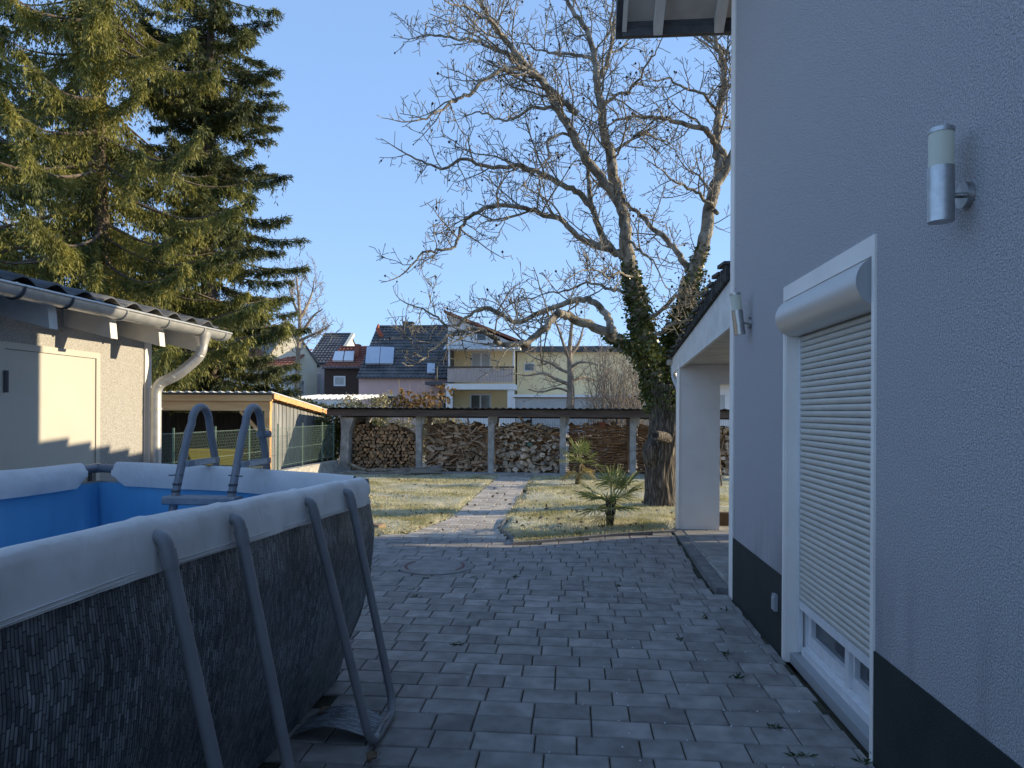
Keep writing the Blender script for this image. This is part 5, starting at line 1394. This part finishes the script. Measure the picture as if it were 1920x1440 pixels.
rw = panel(r4, d4, 43.0, 47.5, [(801,703),(816,703),(816,685),(802,685)], M['collector'], .08, 'roof_window'); 
win(h4, 715, 741, 745, 775, 43.24)
MB().box(P(800,708,42).x, P(843,708,42).x, 41.5, 43.2, P(820,722,42).z, P(820,716,42).z).build('porch_roof', M['darkzinc'], h4)
win(h4, 822, 740, 838, 775, 43.24)
# brown clad house with red roof
h3, r3, d3 = ridge_house('brown_house', 'narrow brown clad house with red tiled roof and two white solar panels', 605, 676, 690, 653, 45.0, 48.5, M['brown'], M['redtile'], rows_=9)
panel(r3, d3, 45, 48.5, [(624,681),(643,681),(646,664),(629,664)], M['winframe']); panel(r3, d3, 45, 48.5, [(645,681),(663,681),(665,664),(648,664)], M['winframe'])
win(h3, 626, 705, 648, 724, 45.185, 'shut', .10)
z0 = P(640, 741, 45).z
for k in range(14):
    zz_ = z0 + k*.16
    if zz_ < d3[2] - .1: MB().box(d3[0] + .04, d3[1] - .04, 45.19, 45.246, zz_, zz_ + .145).build('cladding_board', M['brown'], h3)
MB().box(P(668,648,47).x, P(676,648,47).x, 46.6, 47.2, d3[3] - .8, P(672,646,47).z).build('chimney', M['redtile'], r3)
MB().box(P(560,744,44.9).x, P(672,744,44.9).x, 44.6, 45.23, 0, P(620,741,44.9).z).build('white_annex', M['bwhite'], h3)
# white house with dark roof
h2, r2, d2 = ridge_house('white_house', 'white rendered house with frosted dark roof left of the brown one', 571, 626, 681, 628, 50.0, 54.0, M['bwhite'], M['bgtile'], rows_=12)
win(h2, 570, 703, 590, 722, 50.24, 'shut', .08)
MB().add([(d2[1], 50.0, d2[2]-.1), (d2[1]+.25, 50.0, d2[2]-.1), (d2[1]+.25, 54, d2[3]-.1), (d2[1], 54, d2[3]-.1), (d2[1], 50.0, d2[2]+.15), (d2[1]+.25, 50.0, d2[2]+.15), (d2[1]+.25, 54, d2[3]+.15), (d2[1], 54, d2[3]+.15)], [(0,3,2,1),(4,5,6,7),(0,1,5,4),(1,2,6,5),(2,3,7,6),(3,0,4,7)]).build('verge_wall', M['cream'], r2)
# white gable house, turned a little to the sun
h1 = thing('gable_house', 'white gable house in sunlit cream colour half hidden by the fir', 'house', 'houses beyond the garden')
Y1 = 46.0; cx_ = P(546, 700, Y1).x; zp = P(556, 612, Y1).z; ze_ = P(572, 681, Y1).z
h1.location = (cx_, Y1, 0); h1.rotation_euler = (0, 0, R(38))
hw_ = 1.75; MB().prism([(-hw_, -.1), (hw_, -.1), (hw_, ze_), (0, zp), (-hw_, ze_)], 'Y', 0, 7).build('wall', M['cream'], h1)
for s_ in (-1, 1):
    MB().add([(s_*(hw_+.15), -.15, ze_-.2), (0, -.15, zp+.02), (0, 7.2, zp+.02), (s_*(hw_+.15), 7.2, ze_-.2), (s_*(hw_+.15), -.15, ze_-.06), (0, -.15, zp+.18), (0, 7.2, zp+.18), (s_*(hw_+.15), 7.2, ze_-.06)], [(0,1,2,3),(4,7,6,5),(0,4,5,1),(3,2,6,7),(0,3,7,4)]).build('roof_slope', M['bgtile'], h1)
MB().box(.55, 1.05, 2.2, 2.8, zp - 1.2, zp + .15).build('chimney', M['redtile'], h1)
f_ = MB().box(.2, .9, -.04, -.002, 2.6, 3.7).build('window', M['winframe'], h1); MB().box(.27, .83, -.05, -.041, 2.67, 3.63).build('pane', M['bgglass'], f_)
# yellow house with balcony
h5 = thing('balcony_house', 'yellow and white house with upper balcony behind the woodshed', 'house', 'houses beyond the garden')
Y5 = 42.0
def bq(u0, v0, u1, v1, ya, yb, nm, m, parent=h5):
    a, b = P(u0, v0, Y5), P(u1, v1, Y5); return MB().box(a.x, b.x, ya, yb, b.z, a.z).build(nm, m, parent)
a, b = P(840, 590, Y5), P(975, 655, Y5)
MB().prism([(a.x, P(840,655,Y5).z), (b.x, P(840,655,Y5).z), (b.x, P(975,648,Y5).z), (a.x, P(840,590,Y5).z)], 'Y', Y5, Y5 + 7).build('upper_wall', M['bwhite'], h5)
MB().add([(a.x-.2, Y5-.4, P(838,587,Y5).z), (b.x+.4, Y5-.4, P(985,648,Y5).z), (b.x+.4, Y5+7.2, P(985,648,Y5).z), (a.x-.2, Y5+7.2, P(838,587,Y5).z), (a.x-.2, Y5-.4, P(838,582,Y5).z), (b.x+.4, Y5-.4, P(985,643,Y5).z), (b.x+.4, Y5+7.2, P(985,643,Y5).z), (a.x-.2, Y5+7.2, P(838,582,Y5).z)], [(0,3,2,1),(4,5,6,7),(0,1,5,4),(1,2,6,5),(2,3,7,6),(3,0,4,7)]).build('roof', M['redtile'], h5)
bq(839, 655, 965, 812, Y5 + 1.5, Y5 + 7, 'lower_wall', M['yellow'])
bq(839, 655, 843, 812, Y5 + .2, Y5 + 1.49, 'side_wall', M['darkzinc'])
win(h5, 893, 616, 913, 640, Y5); 
def bqw(u0, v0, u1, v1, **k): return win(h5, u0, v0, u1, v1, Y5 + 1.5, **k)
bqw(884, 661, 920, 692, glass='shut', mull=1); bqw(881, 738, 921, 792, mull=1, frame=.1)
cr = []; xs_ = np.arange(P(836,650,Y5).x, P(976,650,Y5).x, .05)
for (y, z) in ((Y5 - .9, P(900,654,Y5-.9).z), (Y5 + .3, P(900,641,Y5+.3).z)): cr.append([(x, y, z + .03*math.sin(x*2*math.pi/.3)) for x in xs_])
MB().grid(cr).build('corrugated_canopy', M['corr'], h5)
for u in (843, 963): bq(u, 655, u + 3, 692, Y5 - .5, Y5 - .4, 'canopy_post', M['winframe'])
n = 24
for k in range(n):
    u0 = 842 + 122*k/n; bq(u0, 692, u0 + 122/n - .5, 717, Y5 - .55, Y5 - .5, 'balustrade_board', M['balc'])
bq(840, 688, 966, 691, Y5 - .58, Y5 - .48, 'handrail', M['fascia'])
bq(838, 720, 966, 731, Y5 - .6, Y5 + 1.49, 'balcony_slab', M['bwhite'])
for u in (839, 953): bq(u, 731.5, u + 11, 812, Y5 - .5, Y5 - .1, 'column', M['bwhite'])
bq(850, 781, 953, 812, Y5 - .4, Y5 - .3, 'parapet', M['bwhite'])
bq(842, 748, 847, 757, Y5 - .56, Y5 - .51, 'letter_box', M['darkzinc'])
# yellow annex with garage
h6 = thing('yellow_annex', 'long yellow annex with dark roof edge and garage door behind the fruit tree', 'house', 'houses beyond the garden')
Y6 = 43.5
def b6(u0, v0, u1, v1, ya, yb, nm, m):
    a, b = P(u0, v0, Y6), P(u1, v1, Y6); return MB().box(a.x, b.x, ya, yb, b.z, a.z).build(nm, m, h6)
b6(967, 660, 1300, 812, Y6, Y6 + 6, 'wall', M['yellow']); b6(966, 650, 1302, 660, Y6 - .3, Y6 + 6.2, 'roof', M['bgtile'])
win(h6, 983, 681, 1002, 696, Y6, frame=.05)
b6(967, 741, 1300, 747, Y6 - 2.2, Y6 - .01, 'garage_roof', M['bwhite'])
n = 70
for k in range(n): u0 = 972 + 328*k/n; b6(u0, 748, u0 + 328/n - .5, 812, Y6 - 2.0, Y6 - 1.9, 'garage_door_board', M['shut'])
b6(967, 748, 971, 812, Y6 - 2.1, Y6 - .02, 'garage_pillar', M['bwhite'])
# white house in the gap by the pillar
h7 = thing('terrace_house', 'white house seen in the gap right of the white pillar', 'house', 'houses beyond the garden')
Y7 = 32.0; a, b = P(1310, 722, Y7), P(1460, 812, Y7)
MB().box(a.x, b.x, Y7, Y7 + 6, -.1, a.z).build('wall', M['bwhite'], h7); MB().box(a.x - .3, b.x, Y7 - .5, Y7 + 6, a.z, a.z + .35).build('eave', M['winframe'], h7)
pantile_roof(h7, a.x - .3, b.x, Y7 - .5, a.z + .35, Y7 + 3, a.z + 2.0, M['bgtile'], rows_=8)
win(h7, 1342, 738, 1361, 785, Y7, 'shut', .06)
# pale house glimpsed under the spruces
h8 = thing('distant_house', 'pale house glimpsed under the spruces above the carport roof', 'house', 'houses beyond the garden')
Y8 = 44.0; a, b = P(250, 692, Y8), P(535, 692, Y8)
MB().box(a.x, b.x, Y8, Y8 + 8, -.1, a.z).build('wall', M['bwhite'], h8); pantile_roof(h8, a.x - .3, b.x + .3, Y8 - .5, a.z, Y8 + 4, a.z + 1.6, M['redtile'], rows_=8)
perg = thing('pergola', 'white slatted pergola roof behind the carport', 'pergola')
Yp = 34.0
for k in range(12):
    a = P(535 + k*12, 748, Yp - 1.5); b = P(545 + k*12, 742, Yp + 2); MB().bar((a.x, Yp - 1.5, a.z), (a.x + .4, Yp + 2.0, a.z + .25), .06, .1).build('rafter', M['winframe'], perg)
MB().box(P(530,750,Yp).x, P(680,750,Yp).x, Yp - 1.2, Yp - 1.1, P(600,752,Yp).z, P(600,748,Yp).z).build('beam', M['winframe'], perg)
for u in (535, 676): x = P(u, 750, Yp).x; MB().box(x, x + .1, Yp - 1.2, Yp - 1.1, 0, P(600,752.5,Yp).z).build('post', M['winframe'], perg)

# ------------------------------------------------------------------ palms
def palm(base, trunk_h, rt, nf, fl, seed, label, lean=(0,0), up_bias=.55, dead=0):
    t = thing('fan_palm', label, 'palm', 'fan palms on the lawn', base); rg = random.Random(seed)
    mb = MB(); pts = [Vector((lean[0]*q, lean[1]*q, trunk_h*q)) for q in (-.1, .15, .4, .7, 1.0)]
    mb.tube(pts, [rt*1.15, rt, rt*.85, rt*1.0, rt*.7], 12); 
    for k in range(26):                         # leaf bases
        a = rg.uniform(0, 6.28); z = trunk_h*rg.uniform(.1, 1.0); c = Vector((lean[0]*z/trunk_h, lean[1]*z/trunk_h, z)); o = Vector((math.cos(a), math.sin(a), 0))
        mb.tube([c + o*rt*.7, c + o*rt*1.15 + Vector((0,0,.05)), c + o*rt*1.35 + Vector((0,0,.10))], [.018,.013,.004], 5)
    mb.build('trunk', M['palmtrunk'], t, True)
    top = Vector((lean[0], lean[1], trunk_h))
    for k in range(nf):
        az = 2*math.pi*k*.381966*1.0 + rg.uniform(-.25,.25); el = R(rg.uniform(-12, 75)) if k < nf - dead else R(rg.uniform(-55, -25))
        L_ = fl*rg.uniform(.42, .62); o = Vector((math.cos(az), math.sin(az), 0)); d = (o*math.cos(el) + Vector((0,0,math.sin(el)))).normalized()
        tip = top + d*L_ + Vector((0,0,-.10*L_*math.cos(el)))
        fo = MB().tube([top + o*.02, top + d*L_*.55, tip], [.010,.007,.006], 6).build('frond', M['frond'] if k < nf - dead else M['deadfrond'], t, True)
        side = d.cross(Vector((0,0,1))); side = side.normalized() if side.length > .01 else Vector((1,0,0)); nrm = side.cross(d).normalized()
        nl = 17; bl = fl*rg.uniform(.48, .62); lf = MB()
        for i in range(nl):
            a = (i/(nl-1) - .5)*R(215); ld = (d*math.cos(a) + side*math.sin(a)).normalized(); l = bl*(.72 + .28*math.cos(a*.8))*rg.uniform(.9,1.06)
            ld = (ld + nrm*rg.gauss(.02,.07)).normalized(); ac = ld.cross(nrm).normalized()*(bl*.024); fold = nrm*(bl*.014)
            dr = Vector((0,0,-1))*l*rg.uniform(.04,.22)
            p0, p1, p2, p3 = tip, tip + ld*l*.40, tip + ld*l*.75 + dr*.35, tip + ld*l*.98 + dr
            vs = [p0, p1 - ac + fold, p1 - fold, p1 + ac + fold, p2 - ac*.75 + fold*.7, p2 - fold*.6, p2 + ac*.75 + fold*.7, p3]
            lf.add(vs, [(0,1,2),(0,2,3),(1,4,5,2),(2,5,6,3),(4,7,5),(5,7,6)])
        lf.build('leaflets', M['frond'] if k < nf - dead else M['deadfrond'], fo)
    return t
pb = P(1143, 990, 9.65); pb.z = G(pb.x, 9.65)
palm((pb.x, 9.65, pb.z), .34, .052, 21, .56, 3, 'larger fan palm with short dark trunk near the lawn edging', (.02, 0), dead=1)
pb = P(1083, 900, 15.6)
palm((pb.x, 15.6, .02), .50, .06, 16, .55, 8, 'smaller fan palm with yellowing lower leaves nearer the wood piles', (.05, 0), dead=5)

# ------------------------------------------------------------------ grass, leaves, weeds
rng = np.random.default_rng(77)
def lawn_pts(n, ymin=8.7, ymax=17.7, xmin=-4.8, xmax=3.2):
    y = ymin + (ymax-ymin)*rng.random(n)**1.5; x = rng.uniform(xmin, xmax, n)*np.clip(y/15, .75, 1.0)
    keep = np.ones(n, bool)
    for i in range(n):
        xl, xr = path_edges(y[i])
        if xl - .02 + rng.normal(0,.05) < x[i] < xr + .03 + rng.normal(0,.03): keep[i] = False
        elif y[i] < yard_far(x[i]) + .06 or (x[i] > 1.25 and y[i] < 10.0): keep[i] = False
    return x[keep], y[keep]
x, y = lawn_pts(150000)
pat = np.sin(x*2.3 + 1.1*np.sin(y*1.9)) + np.sin(y*3.1 + x*1.3) + rng.normal(0,.6,len(x))
k = pat > -1.2; x, y = x[k], y[k]
z = np.array([G(a, b) for a, b in zip(x, y)]) + .012
n = len(x); h = rng.uniform(.02, .055, n); d = rng.normal(0, .55, (n, 2))*h[:, None]
C = np.stack([x, y, z], 1); wv = rng.normal(size=(n, 2)); wv /= np.linalg.norm(wv, axis=1)[:, None]; wd = rng.uniform(.004, .009, n)[:, None]
V = np.stack([C + np.c_[wv*wd, np.zeros(n)], C - np.c_[wv*wd, np.zeros(n)], C + np.c_[d, h]], 1).reshape(-1, 3)
gr = np_obj('grass', V, np.arange(3*n).reshape(n, 3), M['grass'])
stuff(gr); gr['label'] = 'short frosted grass covering the lawn'
x, y = lawn_pts(1500, 8.7, 17.5)
x2 = rng.uniform(-2.3, -.9, 70); y2 = rng.uniform(9.2, 17, 70); x = np.r_[x, x2]; y = np.r_[y, y2]; n = len(x)
clump = np.sin(x*3 + y*2) + np.sin(y*5 - x*2); k = (clump + rng.normal(0,.8,n)) > -.1; x, y = x[k], y[k]; n = len(x)
z = np.array([G(a, b) for a, b in zip(x, y)]) + rng.uniform(.015, .05, n)
V, Fc = leaf_cards(np.stack([x, y, z], 1), np.c_[rng.normal(size=(n, 2)), rng.normal(0, .3, n)], rng.uniform(.04,.085,n), rng.uniform(.03,.055,n), rng)
fl_ = np_obj('fallen_leaves', V, Fc, M['leaf']); stuff(fl_); fl_['label'] = 'brown fallen leaves scattered over lawn and path'

def dead_leaf(loc, s_, rz, label):
    rows = []
    for i in range(7):
        q = i/6; w_ = s_*.42*math.sin(math.pi*min(.97, max(.04, q)))**.7
        rows.append([(s_*(q-.5), w_*(j-2)/2 + .006*math.sin(i*2+j), .012 + .55*s_*abs((j-2)/2)**1.5*.5 + .2*s_*math.sin(q*3)*.5 + random.uniform(0,.006)) for j in range(5)])
    o = MB().grid(rows).build('curled_leaf', M['leaf'], None, True); o.location = loc; o.rotation_euler = (0, 0, rz)
    tag(o, label, 'leaf', 'dead leaves on the paving')
gp = lambda u, v: Vector(ray(u, v)) * (EYE / -ray(u, v)[2]) + Vector((0, 0, EYE))
q = gp(614, 1352); dead_leaf((q.x, q.y, .012), .10, .5, 'curled brown leaf at the foot of the pool wall behind the leg band')
q = gp(700, 1432); dead_leaf((q.x, q.y, .004), .075, 1.2, 'curled brown leaf in front of the pool leg foot')
WEEDS = [(1500,1418,.05),(1630,1432,.05),(1362,1144,.045),(1318,1160,.04),(1352,1182,.03),(1366,1228,.045),(1383,1272,.05),(1275,1200,.03),(1452,1366,.04),(778,1120,.04),(772,1106,.03),(856,1210,.04),(885,1083,.03),(1160,1100,.03),(968,1082,.03),(800,1085,.03),(1425,1165,.03),(1560,1230,.03),(700,1345,.03)]
WL = {0: 'leafy green weed in the paver joint in front of the door threshold', 1: 'green weed at the foot of the white door border', 2: 'grassy weed in a joint beside the dark base band'}
for wi, (u, v, s_) in enumerate(WEEDS):
    q = gp(u, v); n = random.randint(9, 18); C = np.tile([0, 0, .002], (n, 1)) + np.c_[rng.normal(0, s_*.45, n), rng.normal(0, s_*.25, n), np.zeros(n)]
    D = np.c_[rng.normal(0, 1, (n, 2)), rng.uniform(.15, .9, n)]
    V, Fc = leaf_cards(C, D, rng.uniform(.6, 1.3, n)*s_, rng.uniform(.3,.6,n)*s_*.6, rng)
    o = np_obj('weed', V, Fc, M['weed']); o.location = (q.x, q.y, .0 + G(q.x, q.y)); tag(o, WL.get(wi, 'tiny green weed tuft in a joint of the grey pavers'), 'weed', 'weeds in the paver joints')
# frost grains in the joints
V = []; Fc = []
for k in range(240):
    gx = random.uniform(-.9, 1.36); gy = 2.6 + PW*random.randint(2, 28) + random.gauss(0, .004); r = random.uniform(.0025, .006); b0 = len(V); zc = G(gx, gy) + .001
    if random.random() < .35: gy += random.uniform(-.09, .09)
    if gx < .2 and random.random() < .7: continue
    V += [(gx+r,gy,zc),(gx,gy+r,zc),(gx-r,gy,zc),(gx,gy-r,zc),(gx,gy,zc+r)]; Fc += [(b0,b0+1,b0+4),(b0+1,b0+2,b0+4),(b0+2,b0+3,b0+4),(b0+3,b0,b0+4)]
o = np_obj('frost_grains', V, Fc, M['speck']); stuff(o); o['label'] = 'white frost grains in the joints of the paving'
